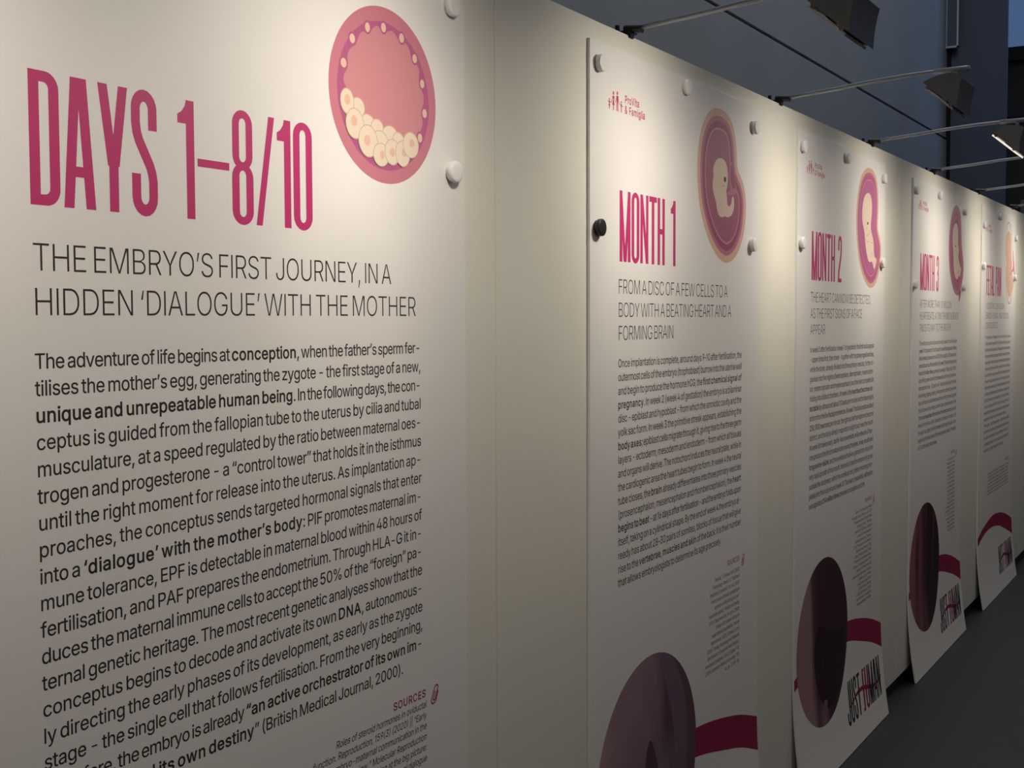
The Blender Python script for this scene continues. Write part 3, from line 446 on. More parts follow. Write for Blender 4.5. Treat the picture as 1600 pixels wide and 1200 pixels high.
FONT['b', '”'] = (316, [[68,508,33,318,110,318,172,508], [234,318,295,508,191,508,156,318]])
FONT['b', '/'] = (265, [[256,532,166,532,-6,-76,84,-76]])
FONT['b', '&'] = (463, [[139,0,196,-7,237,-4,290,12,327,33,356,0,472,0,386,97,399,116,414,151,421,182,424,241,334,241,332,203,324,170,242,262,292,300,316,326,334,360,340,396,338,416,332,436,312,468,278,496,233,511,206,514,174,512,144,505,122,496,98,479,80,459,69,440,62,418,60,375,66,351,86,311,112,276,58,232,36,204,23,177,20,162,20,120,34,76,58,44,84,22,110,9], [178,74,156,80,142,87,123,105,114,126,114,144,124,171,136,184,170,212,269,98,240,82,219,76], [170,424,194,434,221,431,236,421,244,407,245,388,238,372,214,348,186,328,161,361,156,374,154,403,160,415]])
FONT['b', '|'] = (246, [[72,672,72,-164,158,-164,158,672]])
FONT['b', '%'] = (692, [[165,444,185,444,194,440,206,418,206,366,196,346,184,340,172,338,157,343,152,349,144,368,144,412,147,426,154,436], [121,277,164,266,210,270,234,280,254,294,271,312,282,332,290,356,292,380,290,423,284,446,274,468,262,483,230,506,210,514,188,517,158,516,136,512,117,504,100,493,86,480,66,446,59,409,59,375,61,356,70,328,82,308,100,290], [384,133,386,80,396,52,408,32,426,14,447,1,472,-7,508,-10,535,-6,560,4,580,18,596,36,608,57,614,80,616,147,610,170,600,192,573,220,556,230,535,238,513,241,484,240,462,236,442,228,426,217,400,188,392,170], [488,64,477,73,470,92,470,136,473,150,482,164,495,169,510,168,524,161,532,142,532,90,527,77,516,65,498,62], [102,0,199,0,570,510,474,510]])
FONT['b', '?'] = (374, [[105,34,118,15,136,2,160,-4,184,-2,204,10,219,28,225,50,222,72,210,92,191,106,168,111,144,108,123,97,108,79,102,57], [12,379,10,356,106,356,109,382,118,405,142,426,166,434,190,434,213,427,230,415,240,401,246,372,244,358,232,335,206,312,160,282,148,271,126,236,117,192,116,142,210,142,212,194,220,214,232,227,285,262,312,290,333,328,340,368,339,394,331,426,320,447,300,472,274,492,250,504,215,512,186,516,156,514,122,508,90,496,68,482,44,460,28,438,18,414]])
FONT['b', ' '] = (188, [])
FONT['l', ' '] = (188, [])
FONT['l', 'A'] = (470, [[29,0,78,0,128,147,350,147,402,0,450,0,270,508,208,508], [182,307,238,479,337,188,142,188]])
FONT['l', 'B'] = (447, [[116,40,116,240,254,239,281,236,301,230,322,217,340,202,352,182,363,152,364,132,362,114,358,96,348,80,325,58,298,46,264,41], [69,508,69,0,274,1,322,10,358,27,383,50,400,80,408,120,406,162,397,192,375,224,351,242,332,250,306,254,306,274,339,288,360,302,373,318,383,338,388,363,388,396,382,424,370,449,357,466,336,484,314,496,288,504,250,508], [116,468,240,468,272,466,304,454,319,442,330,428,342,401,345,376,344,362,337,336,330,324,314,304,292,290,266,280,238,277,116,277]])
FONT['l', 'C'] = (501, [[73,124,99,78,118,56,139,36,164,20,208,1,257,-7,286,-6,316,-2,338,4,364,16,383,27,406,45,420,61,438,84,448,105,462,148,415,148,406,120,397,104,372,74,341,54,306,40,272,36,251,37,221,42,192,54,172,66,160,76,139,100,117,136,104,172,97,210,94,266,98,308,107,346,117,372,129,394,144,415,160,432,178,446,199,458,220,466,244,471,272,472,302,469,330,461,356,447,378,428,394,408,409,381,415,361,462,361,456,382,443,414,434,430,409,460,378,485,343,502,304,513,257,516,217,510,180,498,147,478,118,453,88,412,69,374,56,330,51,294,50,240,52,202,56,178]])
FONT['l', 'D'] = (493, [[69,508,69,0,218,0,256,2,309,14,328,22,355,36,385,60,416,100,437,148,448,192,452,256,448,318,437,362,416,410,392,442,364,468,330,488,302,498,271,506,237,508], [215,40,116,40,116,468,250,466,286,460,310,450,338,434,366,404,388,368,401,326,408,276,406,214,401,184,394,158,375,118,360,98,342,81,307,58,264,45]])
FONT['l', 'E'] = (409, [[116,40,116,237,346,237,346,278,116,278,116,468,364,468,364,508,69,508,69,0,366,0,366,40]])
FONT['l', 'F'] = (401, [[116,0,116,230,337,230,337,270,116,270,116,468,360,468,360,508,69,508,69,0]])
FONT['l', 'G'] = (511, [[65,145,82,104,92,86,117,55,146,30,162,19,208,0,247,-6,288,-7,306,-4,332,1,365,14,400,37,424,60,438,82,454,113,460,130,468,177,469,246,292,246,292,206,424,206,422,168,415,140,407,120,394,96,380,80,360,63,337,50,304,39,284,36,252,36,222,42,193,54,166,71,144,94,125,120,110,153,100,190,96,220,95,276,104,337,116,372,125,388,138,408,160,432,192,454,220,466,250,472,284,472,302,469,338,456,365,438,380,424,401,392,414,361,463,361,450,402,436,427,418,450,398,470,374,486,348,500,302,512,272,516,244,514,215,510,188,502,154,484,130,466,110,446,92,422,77,394,62,352,54,318,50,254,51,214,54,190]])
FONT['l', 'H'] = (508, [[69,0,116,0,116,240,402,240,402,0,448,0,448,508,402,508,402,281,116,281,116,508,69,508]])
FONT['l', 'I'] = (160, [[62,508,62,0,108,0,108,508]])
FONT['l', 'J'] = (387, [[49,87,64,52,88,26,118,6,136,0,164,-6,196,-7,216,-4,251,6,281,26,305,52,320,87,327,130,328,508,281,508,280,133,276,103,262,72,240,48,224,40,205,34,185,33,165,34,135,46,110,66,100,82,95,96,90,125,89,160,42,160,44,118]])
FONT['l', 'K'] = (457, [[116,0,116,167,199,258,377,0,431,0,232,290,430,508,368,508,194,312,118,224,116,508,69,508,69,0]])
FONT['l', 'L'] = (384, [[69,508,69,0,352,0,352,40,116,40,116,508]])
FONT['l', 'M'] = (619, [[113,0,113,301,110,436,118,450,292,0,336,0,472,366,508,452,514,313,514,0,559,0,559,508,482,508,360,178,314,50,271,176,146,508,69,508,69,0]])
FONT['l', 'N'] = (514, [[69,508,69,0,116,0,116,297,113,388,117,448,392,0,454,0,454,508,408,508,409,117,406,60,371,113,344,160,132,508]])
FONT['l', 'O'] = (524, [[82,105,112,62,147,30,189,7,236,-5,288,-6,336,4,379,24,416,56,446,96,468,145,481,202,483,228,483,280,477,330,460,384,446,412,428,438,402,466,362,494,326,508,288,514,246,514,208,508,172,494,156,484,118,453,94,422,74,384,59,341,51,294,50,240,54,190,66,145], [125,120,110,153,100,190,95,232,95,276,100,318,107,346,121,380,139,409,160,432,186,451,214,464,243,470,283,472,312,466,341,455,367,438,394,409,416,372,432,328,438,288,438,232,432,180,416,136,394,99,367,70,334,50,298,39,275,36,251,37,214,45,180,62,150,87]])
FONT['l', 'P'] = (435, [[69,0,116,0,116,192,244,192,287,198,309,204,340,221,355,234,378,264,394,302,398,322,400,344,398,373,395,394,382,432,372,448,345,476,328,488,287,504,254,508,69,508], [116,232,116,468,239,468,270,465,292,458,310,448,325,436,336,420,348,392,352,372,352,335,346,305,341,290,328,270,318,260,306,250,282,240,252,234]])
FONT['l', 'Q'] = (524, [[50,255,51,216,56,180,74,126,88,97,105,72,125,50,147,32,172,16,198,5,246,-4,278,-5,308,-2,326,2,360,14,406,-48,450,-48,391,34,422,64,440,88,456,116,468,146,477,180,482,216,484,268,481,306,472,353,451,404,422,446,387,478,362,494,336,505,308,512,278,516,236,514,208,508,180,498,155,484,132,466,112,446,94,422,78,394,66,364,56,330,51,294], [121,130,107,163,100,191,94,244,96,288,100,319,110,356,125,388,144,416,166,438,192,455,221,466,251,472,290,471,320,464,354,448,378,428,400,403,416,373,429,338,436,299,439,266,438,222,434,191,426,162,412,130,400,107,366,70,308,148,264,148,334,51,290,40,251,38,214,46,192,56,173,68,150,88,134,108]])
FONT['l', 'R'] = (440, [[69,0,116,0,116,205,252,205,358,0,412,0,301,212,340,231,364,251,382,276,394,306,398,326,400,363,398,384,388,424,372,451,356,470,335,486,310,498,280,505,245,508,69,508], [116,246,116,468,240,468,270,466,302,454,326,438,340,419,346,406,350,392,354,356,353,334,346,306,340,294,326,276,310,264,292,254,271,249,240,246]])
FONT['l', 'S'] = (437, [[68,64,92,34,108,22,144,4,190,-7,242,-8,276,-4,299,2,338,20,363,42,385,73,397,108,398,151,390,183,382,198,369,216,346,235,312,254,273,268,192,292,154,308,137,319,122,334,112,348,107,366,106,385,110,406,119,426,133,444,151,457,168,466,192,472,214,476,240,475,263,472,290,462,308,452,322,438,334,422,342,404,344,392,391,392,386,418,373,446,350,474,318,496,286,508,251,515,212,516,174,510,142,498,113,482,90,460,79,444,66,416,62,398,62,361,69,333,78,314,88,303,110,282,148,262,292,215,311,206,330,191,344,176,352,158,354,140,352,116,346,97,336,80,320,63,303,52,280,41,258,36,230,32,202,34,178,38,154,47,138,56,120,72,108,88,100,106,97,123,48,123,51,106,59,81]])
FONT['l', 'T'] = (439, [[41,508,41,468,202,468,202,0,248,0,248,468,408,468,408,508]])
FONT['l', 'U'] = (508, [[86,92,96,72,110,54,126,38,144,24,166,12,188,2,230,-6,287,-6,330,2,352,12,373,24,391,38,407,54,425,78,435,99,444,130,448,154,448,508,402,508,402,169,398,144,390,114,378,94,368,79,340,56,318,45,300,40,259,35,218,40,200,45,178,56,150,79,139,93,128,114,120,138,116,168,116,508,69,508,70,162,75,122]])
FONT['l', 'V'] = (470, [[30,508,210,0,272,0,450,508,401,508,241,30,78,508]])
FONT['l', 'W'] = (677, [[76,508,28,508,162,0,224,0,324,390,342,452,362,392,462,0,524,0,658,508,610,508,514,117,492,44,460,166,372,508,313,508,214,112,193,43,170,122]])
FONT['l', 'X'] = (465, [[170,400,100,508,46,508,212,260,36,0,87,0,194,160,238,236,281,158,386,0,438,0,264,263,429,508,378,508,280,360,238,286,203,349]])
FONT['l', 'Y'] = (463, [[86,508,32,508,212,209,212,0,259,0,259,209,439,508,386,508,283,334,259,290,236,241,214,289,192,329]])
FONT['l', 'Z'] = (429, [[96,38,158,126,388,472,388,508,50,508,50,468,342,470,286,392,50,36,50,0,390,0,390,40]])
FONT['l', '’'] = (168, [[90,508,62,318,92,318,139,508]])
FONT['l', '‘'] = (168, [[112,508,64,318,113,318,140,508]])
FONT['l', ','] = (179, [[76,71,48,-120,78,-120,125,71]])
FONT['l', '-'] = (444, [[123,244,123,188,328,188,328,244]])
FONT['l', '1'] = (291, [[209,0,209,508,168,508,69,414,69,372,164,434,164,0]])
FONT['l', '/'] = (240, [[223,532,185,532,26,-76,64,-76]])
FONT['l', '0'] = (444, [[57,268,58,214,64,164,71,132,81,102,102,60,118,40,148,14,184,-2,209,-6,236,-7,261,-4,284,3,305,14,336,40,351,60,364,84,376,112,390,164,396,226,394,307,384,366,368,416,356,440,340,462,311,490,290,502,260,512,244,514,210,514,193,512,162,502,142,490,124,474,102,448,94,432,74,386,66,354,59,307], [120,121,106,172,102,200,100,276,108,346,114,372,126,402,140,428,152,444,167,457,183,467,201,473,226,476,252,473,270,467,296,448,310,434,321,416,339,372,348,328,352,265,350,200,343,154,328,106,306,70,281,48,252,36,234,33,214,34,183,42,167,52,152,65,140,81]])
CAP = 0.50870603
GC = {}
def glyph(face, c):
    if (face, c) not in GC:
        src = FONT.get((face, c)) or FONT.get(('r', c)) or FONT['r', '-']
        adv = src[0] / 1000
        cs = [np.array(k, dtype=float).reshape(-1, 2) / 1000 for k in src[1]]
        GC[(face, c)] = (adv, *(fill(cs) if cs else (np.zeros((0, 2)), [])))
    return GC[(face, c)]

def set_line(pr, text, u, z, cap, xs, face='r', width=None, right=None, slant=0.0, min_space=0.5, track=0.0, layer=1):
    """*bold* runs; fits to width by word spaces first, then by tracking"""
    k = cap / CAP
    seq, f = [], face
    for c in text:
        if c == '*':
            f = 'b' if f == face else face
        else:
            seq.append((f, c))
    adv = [glyph(*s)[0] * k * xs * (1.07 if s[0] == 'b' else 1.0) + track * cap for s in seq]
    sp = [i for i, s in enumerate(seq) if s[1] == ' ']
    tot = sum(adv)
    if width is not None:
        if sp:
            nat = sum(adv[i] for i in sp)
            want = max(min_space, min(1.5, (nat + width - tot) / nat))
            for i in sp:
                adv[i] *= want
            tot = sum(adv)
        d = (width - tot) / max(1, len(seq) - 1)
        adv = [a + d for a in adv]
        tot = width
    x = u if right is None else right - tot
    for (f_, c), a in zip(seq, adv):
        _, v, t = glyph(f_, c)
        if len(v):
            q = v.copy()
            q[:, 0] = (v[:, 0] + slant * v[:, 1]) * k * xs + x
            q[:, 1] = v[:, 1] * k + z
            pr.add(q, t, layer)
        x += a
    return tot

# tall condensed capitals, drawn as strokes; unit height 1, widths in the same unit
S = 0.098
def arc(cx, cy, rx, ry, a0, a1, n=10):
    return [(cx + rx * math.cos(math.radians(a0 + (a1 - a0) * i / n)), cy + ry * math.sin(math.radians(a0 + (a1 - a0) * i / n))) for i in range(n + 1)]
def area2(P):
    P = np.asarray(P); x, y = P.T
    return 0.5 * np.sum(x * np.roll(y, -1) - np.roll(x, -1) * y)
def ccw(P):
    P = np.asarray(P, dtype=float)
    return P if area2(P) > 0 else P[::-1]
def cw(P):
    return ccw(P)[::-1]
def stroke(pts, w=S):
    P = np.array(pts, dtype=float)
    d = np.gradient(P, axis=0)
    d /= np.linalg.norm(d, axis=1)[:, None]
    nrm = np.column_stack([-d[:, 1], d[:, 0]])
    return ccw(np.vstack([P + nrm * w / 2, (P - nrm * w / 2)[::-1]]))
def rect(x0, y0, x1, y1):
    return np.array([(x0, y0), (x1, y0), (x1, y1), (x0, y1)], dtype=float)
def quad(a, b, w, y0=0.0, y1=1.0):
    return ccw([(a - w / 2, y0), (a + w / 2, y0), (b + w / 2, y1), (b - w / 2, y1)])
def pill(x0, y0, x1, y1, r, ry=None):
    ry = ry or r
    return np.array(arc(x1 - r, y1 - ry, r, ry, 0, 90) + arc(x0 + r, y1 - ry, r, ry, 90, 180) + arc(x0 + r, y0 + ry, r, ry, 180, 270) + arc(x1 - r, y0 + ry, r, ry, 270, 360))
def tall(c):
    h = S / 2; W = 0.285; b = W - h; H = 0.082
    if c == ' ': return 0.17, []
    if c == 'D':
        out = [(0, 0), (0, 1)] + arc(W - .13, 1 - .13, .13, .13, 90, 0) + arc(W - .13, .13, .13, .13, 0, -90)
        inn = [(S, H), (S, 1 - H)] + arc(W - S - .05, 1 - H - .05, .05, .05, 90, 0) + arc(W - S - .05, H + .05, .05, .05, 0, -90)
        return W, [ccw(out), cw(inn)]
    if c in 'O0':
        return W, [pill(0, -.01, W, 1.01, W / 2, .135), cw(pill(S, H - .02, W - S, 1.02 - H, (W - 2 * S) / 2, .055))]
    if c == 'A':
        w = .315
        return w, [quad(.048, w / 2 - .03, S), quad(w - .048, w / 2 + .03, S), rect(.07, .24, w - .07, .24 + H)]
    if c == 'Y':
        w = .315
        return w, [quad(w / 2 - .012, .05, S, .36, 1), quad(w / 2 + .012, w - .05, S, .36, 1), rect(w / 2 - h, 0, w / 2 + h, .44)]
    if c == 'S':
        p = [(b, .69), (b, .87)] + arc(W / 2, .855, W / 2 - h, .11, 0, 180)[1:] + [(h, .74), (h + .012, .66), (h + .035, .60), (b - .035, .40), (b - .012, .34), (b, .27)] + [(b, .145)] + arc(W / 2, .145, W / 2 - h, .11, 0, -180)[1:] + [(h, .20), (h, .33)]
        return W, [stroke(p)]
    if c == '1': return .20, [rect(.10, 0, .10 + S, 1), ccw([(0, .80), (0, .873), (.05, .90), (.09, .95), (.105, 1), (.15, 1), (.15, .862), (.11, .862), (.10, .80)])]
    if c == '–': return .40, [rect(0, .455, .40, .455 + .068)]
    if c == '/': return .265, [quad(.042, .223, S * .86)]
    if c == '8':
        return W, [pill(0, -.01, W, .54, W / 2, .13), cw(pill(S, H - .02, W - S, .475, (W - 2 * S) / 2, .05)),
                   pill(.008, .48, W - .008, 1.01, W / 2 - .008, .13), cw(pill(S, .55, W - S, 1.02 - H, (W - 2 * S) / 2, .05))]
    if c == 'M':
        w = .385
        return w, [rect(0, 0, S, 1), rect(w - S, 0, w, 1), quad(w / 2 - .012, .05, S * .86), quad(w / 2 + .012, w - .05, S * .86)]
    if c == 'N':
        w = .30
        return w, [rect(0, 0, S * .92, 1), rect(w - S * .92, 0, w, 1), quad(w - .05, .05, S * .92)]
    if c == 'T': return .285, [rect(0, 1 - H, .285, 1), rect(.1425 - h, 0, .1425 + h, 1)]
    if c == 'H': return W, [rect(0, 0, S, 1), rect(W - S, 0, W, 1), rect(0, .46, W, .46 + H)]
    if c == '2':
        p = [(h, .69), (h, .86)] + arc(W / 2, .855, W / 2 - h, .11, 180, 0)[1:] + [(b, .74), (b - .005, .64), (b - .03, .54), (h + .035, .27), (h + .01, .17), (h, .08), (h, 0)]
        return W, [stroke(p), rect(.01, 0, W, H)]
    if c == '3':
        p = [(h, .72), (h, .86)] + arc(W / 2, .855, W / 2 - h, .11, 180, 0)[1:] + [(b, .66)] + arc(W / 2 + .01, .64, W / 2 - h - .01, .105, 0, -90)[1:]
        q = [(h, .29), (h, .145)] + arc(W / 2, .145, W / 2 - h, .11, 180, 360)[1:] + [(b, .36)] + arc(W / 2 + .01, .40, W / 2 - h - .01, .105, 0, 90)[1:]
        return W, [stroke(p), stroke(q), rect(W / 2 - .03, .485, W / 2 + .03, .485 + H * .8)]
    if c == 'F': return .255, [rect(0, 0, S, 1), rect(0, 1 - H, .255, 1), rect(0, .46, .235, .46 + H)]
    if c == 'E': return .255, [rect(0, 0, S, 1), rect(0, 1 - H, .255, 1), rect(0, .46, .235, .46 + H), rect(0, 0, .255, H)]
    if c == 'L': return .24, [rect(0, 0, S, 1), rect(0, 0, .24, H)]
    if c == 'I': return S, [rect(0, 0, S, 1)]
    if c == 'P':
        out = [(0, .42), (0, 1)] + arc(W - .13, 1 - .13, .13, .13, 90, 0) + arc(W - .13, .55, .13, .13, 0, -90)
        inn = [(S, .42 + H), (S, 1 - H)] + arc(W - S - .05, 1 - H - .05, .05, .05, 90, 0) + arc(W - S - .05, .42 + H + .05, .05, .05, 0, -90)
        return W, [ccw(out), cw(inn), rect(0, 0, S, .5)]
    if c == 'J':
        p = [(b, 1), (b, .145)] + arc(W / 2, .145, W / 2 - h, .11, 0, -180)[1:] + [(h, .30)]
        return W, [stroke(p)]
    if c == 'U':
        p = [(h, 1), (h, .145)] + arc(W / 2, .145, W / 2 - h, .11, 180, 360)[1:] + [(b, 1)]
        return W, [stroke(p)]
    if c == '[':
        return .20, [rect(.05, 0, .05 + S, 1), rect(.05, .92, .20, 1), rect(0, 0, .15, .08)]
    return W, []
TC = {}
def set_tall(pr, text, u, z, height, width, gap=0.035, layer=1, mids=None):
    ws = [tall(c)[0] for c in text]
    nat = sum(ws) + gap * (len(text) - 1)
    kx = width / nat
    x = u
    for c, w in zip(text, ws):
        if c not in TC:
            cs = tall(c)[1]
            TC[c] = fill(cs) if cs else None
        if TC[c] is not None:
            v, t = TC[c]
            pr.add(np.column_stack([v[:, 0] * kx + x, v[:, 1] * height + z]), t, layer, (mids or {}).get(c, 0))
        x += (w + gap) * kx

# ------------------------------------------------------------------ drawings on the boards
ART = {}
ART['cav'] = [7156, 19127, 7215, 19187, 7331, 19198, 7430, 19230, 7511, 19319, 7611, 19351, 7670, 19302, 7791, 19277, 7936, 19343, 8039, 19326, 8101, 19251, 8205, 19201, 8333, 19220, 8418, 19161, 8460, 19041, 8545, 18942, 8632, 18932, 8697, 18853, 8673, 18695, 8716, 18586, 8804, 18484, 8815, 18356, 8742, 18216, 8754, 18101, 8784, 18014, 8738, 17904, 8630, 17787, 8418, 17632, 7786, 17605, 7309, 17838, 6966, 18054, 6838, 18277, 6765, 18355, 6774, 18474, 6862, 18560, 6875, 18657, 6858, 18773, 6943, 18895, 7057, 18941, 7097, 19020]
ART['small'] = [[6983, 19033, 64, 72], [7352, 19274, 59, 73], [7752, 19350, 61, 72], [8219, 19279, 64, 73], [8568, 19018, 61, 71], [8770, 18646, 58, 70], [8831, 18176, 63, 71], [8696, 17762, 62, 72], [6773, 18635, 68, 71]]
ART['big'] = [[7099, 18021, 163, 149], [7328, 17797, 183, 156], [7566, 17775, 154, 135], [7891, 17706, 192, 145], [8107, 17645, 148, 131], [7623, 17560, 221, 178], [6842, 18078, 159, 190], [7018, 17769, 213, 226], [7336, 17545, 231, 244], [7653, 17371, 196, 178], [7941, 17444, 193, 201], [8214, 17450, 189, 203], [8431, 17613, 210, 205]]
ART['nuc'] = [[6843, 18102, 67, 78], [7000, 17808, 73, 81], [7313, 17554, 75, 83], [7681, 17374, 57, 67], [7941, 17444, 66, 68], [8253, 17472, 68, 67], [8462, 17648, 70, 64]]
ART['o2'] = [6792, 20123, 7352, 20125, 7786, 19975, 8035, 19723, 8188, 19383, 8243, 19029, 8268, 18743, 8501, 18586, 8760, 18355, 8920, 18001, 8926, 17633, 8830, 17183, 8581, 16765, 8183, 16418, 7693, 16254, 7404, 16242, 6931, 16365, 6468, 16657, 6105, 17015, 5792, 17470, 5639, 17931, 5583, 18463, 5629, 18971, 5815, 19465, 6162, 19851, 6474, 20032]
ART['e2'] = [7086, 18900, 7369, 18879, 7563, 18705, 7615, 18426, 7550, 18207, 7475, 18094, 7524, 18009, 7556, 17817, 7595, 17731, 7721, 17705, 7847, 17804, 7884, 17951, 7961, 18011, 8041, 17928, 8045, 17712, 7919, 17523, 7677, 17427, 7484, 17427, 7388, 17449, 7246, 17397, 7011, 17415, 6870, 17552, 6802, 17756, 6681, 17885, 6569, 18083, 6558, 18254, 6630, 18365, 6582, 18533, 6671, 18715, 6854, 18846]
ART['y2'] = [7395, 18380, 76, 71]
ART['p2'] = [7870, 18934, 7951, 18710, 8053, 18505, 8155, 18299, 8237, 18162, 8139, 18052, 7592, 18005, 7552, 18072, 7813, 18131, 7723, 18259, 7681, 18540, 7735, 18777]
ART['q2'] = [7899, 18901, 7951, 18710, 8033, 18503, 8135, 18297, 8038, 18173, 7880, 18219, 7759, 18476, 7794, 18729]
ART['o3'] = [7705, 20118, 8279, 20093, 8727, 19867, 8967, 19459, 9061, 18996, 9052, 18523, 8950, 18123, 9109, 17896, 9392, 17635, 9513, 17283, 9428, 16802, 9103, 16314, 8671, 15987, 8165, 15879, 7733, 15928, 7160, 16220, 6661, 16697, 6368, 17285, 6212, 17873, 6190, 18467, 6365, 19151, 6749, 19710, 7219, 20002]
ART['e3'] = [7600, 19229, 7956, 19195, 8153, 18961, 8169, 18576, 8066, 18259, 8003, 18062, 8156, 17839, 8382, 17619, 8463, 17429, 8475, 17156, 8629, 16967, 8820, 16995, 8854, 16898, 8715, 16696, 8574, 16554, 8469, 16609, 8345, 16780, 8197, 16852, 7912, 16783, 7694, 16890, 7471, 17187, 7319, 17485, 7237, 17785, 7119, 17968, 6947, 18146, 6895, 18406, 6963, 18789, 7213, 19093]
ART['y3'] = [7643, 18154, 85, 53]
ART['s3a'] = [7407, 17738, 7660, 17733, 7870, 17803, 7966, 17905]
ART['s3b'] = [7384, 17603, 7472, 17512, 7669, 17503, 7810, 17530]
ART['s3c'] = [8004, 16980, 8086, 17080, 8258, 17127, 8333, 17072]
ART['s3d'] = [8126, 17520, 8214, 17494, 8329, 17507]
ART['s4a'] = [8152, 17954, 8348, 17808, 8285, 17649, 8514, 17581]
ART['s4b'] = [8373, 17458, 8568, 17349, 8504, 17190]
ART['s4c'] = [8604, 16841, 8822, 16966, 8967, 17049]
ART['o4'] = [8196, 19972, 8766, 19861, 9169, 19538, 9302, 19035, 9336, 18564, 9511, 18019, 9855, 17558, 9924, 17161, 9803, 16678, 9503, 16273, 9232, 16029, 8861, 15885, 8487, 15840, 7827, 16004, 7250, 16454, 6798, 17052, 6628, 17729, 6636, 18411, 6888, 19147, 7303, 19634, 7741, 19878]
ART['t4'] = [8762, 15942, 9412, 16191, 9355, 15913, 9111, 15572, 8920, 15590, 8960, 15827]
ART['e4'] = [7976, 19152, 8447, 19059, 8624, 18680, 8545, 18207, 8805, 17985, 8640, 17664, 8845, 17438, 9108, 17212, 9343, 17141, 9262, 16940, 9050, 16697, 8833, 16809, 8712, 16648, 8343, 16560, 7865, 16780, 7614, 17235, 7577, 17772, 7411, 18072, 7343, 18528, 7531, 18961]
ART['y4'] = [8068, 18097, 111, 39]
ART['o5'] = [9230, 17926, 9159, 18286, 9056, 18636, 8923, 18965, 8764, 19265, 8583, 19530, 8384, 19752, 8174, 19927, 7956, 20050, 7737, 20119, 7522, 20132, 7316, 20091, 7124, 19995, 6951, 19848, 6800, 19654, 6674, 19418, 6578, 19144, 6512, 18840, 6479, 18513, 6478, 18171, 6511, 17821, 6576, 17471, 6673, 17131, 6798, 16807, 6949, 16508, 7123, 16241, 7315, 16012, 7522, 15828, 7738, 15694, 7957, 15612, 8176, 15586, 8387, 15616, 8586, 15703, 8767, 15844, 8926, 16037, 9059, 16276, 9161, 16556, 9231, 16869, 9266, 17208, 9266, 17563]
ART['e5'] = [7620, 19663, 8283, 19482, 8601, 18920, 8524, 18381, 8830, 17946, 8743, 17495, 9184, 17058, 9487, 16704, 9252, 16383, 8860, 16330, 8498, 16010, 7986, 15936, 7446, 16215, 7012, 16779, 6873, 17432, 7032, 17876, 6789, 18303, 6727, 18955, 7005, 19451]
ART['s5a'] = [8032, 18093, 8308, 17926, 8071, 17694, 8347, 17526]
ART['s5b'] = [7649, 16750, 8181, 16585, 8427, 16724, 8815, 16779]
ART['c5'] = [8975, 18603, 9160, 18612, 9341, 18146, 9609, 17614, 9866, 17214, 9624, 17207, 9405, 17517, 8757, 17360, 8435, 17172, 8277, 17189, 8567, 17422, 9205, 17645, 9075, 18136]
def poly(key, smooth=1):
    P = np.array(ART[key], dtype=float).reshape(-1, 2) / 1e4
    for _ in range(smooth):                       # corner cutting keeps the outline soft
        A, B = P, np.roll(P, -1, 0)
        P = np.empty((2 * len(A), 2))
        P[0::2] = A * .75 + B * .25
        P[1::2] = A * .25 + B * .75
    return ccw(P)
def inset(P, d):
    P = ccw(P)
    a, b = np.roll(P, 1, 0), np.roll(P, -1, 0)
    t = b - a
    t /= np.linalg.norm(t, axis=1)[:, None]
    n = np.column_stack([-t[:, 1], t[:, 0]])
    Q = P + n * d
    for _ in range(2):
        Q = (np.roll(Q, 1, 0) + 2 * Q + np.roll(Q, -1, 0)) / 4
    return Q
def ellipse(cx, cz, rx, rz, n=40, rot=0.0):
    a = np.linspace(0, 2 * math.pi, n, endpoint=False)
    x, y = rx * np.cos(a), rz * np.sin(a)
    c, s = math.cos(rot), math.sin(rot)
    return np.column_stack([cx + x * c - y * s, cz + x * s + y * c])
def drawn(name, contours, layer, m, parent):
    p = Print(); p.shape(contours, layer)
    return p.build(name, M[m] if isinstance(m, str) else m, parent)
def disc_rings(cx, cz, r, n=64, k=10):
    v = [(cx, cz)]; f = []
    for j in range(1, k + 1):
        for i in range(n):
            a = 2 * math.pi * i / n
            v.append((cx + r * j / k * math.cos(a), cz + r * j / k * math.sin(a)))
    for i in range(n):
        f.append((0, 1 + i, 1 + (i + 1) % n))
        for j in range(1, k):
            a, b = 1 + (j - 1) * n, 1 + j * n
            f.append((a + i, b + i, b + (i + 1) % n, a + (i + 1) % n))
    return v, f

def draw_cells(root):
    ill = drawn('drawing', [ellipse(.7785, 1.830, .1363, .1363, 72)], 1, 'ring_pink', root)
    drawn('inner_ring', [ellipse(.7785, 1.829, .1168, .1145, 72)], 2, 'ring_mag', ill)
    drawn('cavity', [poly('cav', 2)], 3, 'cavity', ill)
    for i, (a, b, rx, rz) in enumerate(np.array(ART['small']) / 1e4):
        p = Print()
        p.shape([ellipse(a, b, rx + .0035, rz + .0035, 24)], 4, 1)
        p.shape([ellipse(a, b, rx, rz, 24)], 5, 0)
        p.build('small_cell', [M['small_cell'], M['ring_mag']], ill)
    L = 6
    for i, (a, b, rx, rz) in enumerate(np.array(ART['big']) / 1e4):
        p = Print()
        rot = .25 if i == 8 else (.1 if i in (6, 7) else 0)
        p.shape([ellipse(a, b, rx + .0008, rz + .0008, 32, rot)], L, 1)
        p.shape([ellipse(a, b, rx - .0008, rz - .0008, 32, rot)], L + .3, 0)
        if i >= 6:
            e = np.array(ART['nuc'][i - 6]) / 1e4
            p.shape([ellipse(e[0], e[1], e[2], e[3], 24)], L + .6, 2)
        p.build('cell', [M['cell'], M['cell_line'], M['nucleus']], ill)
        L += 1
    return ill

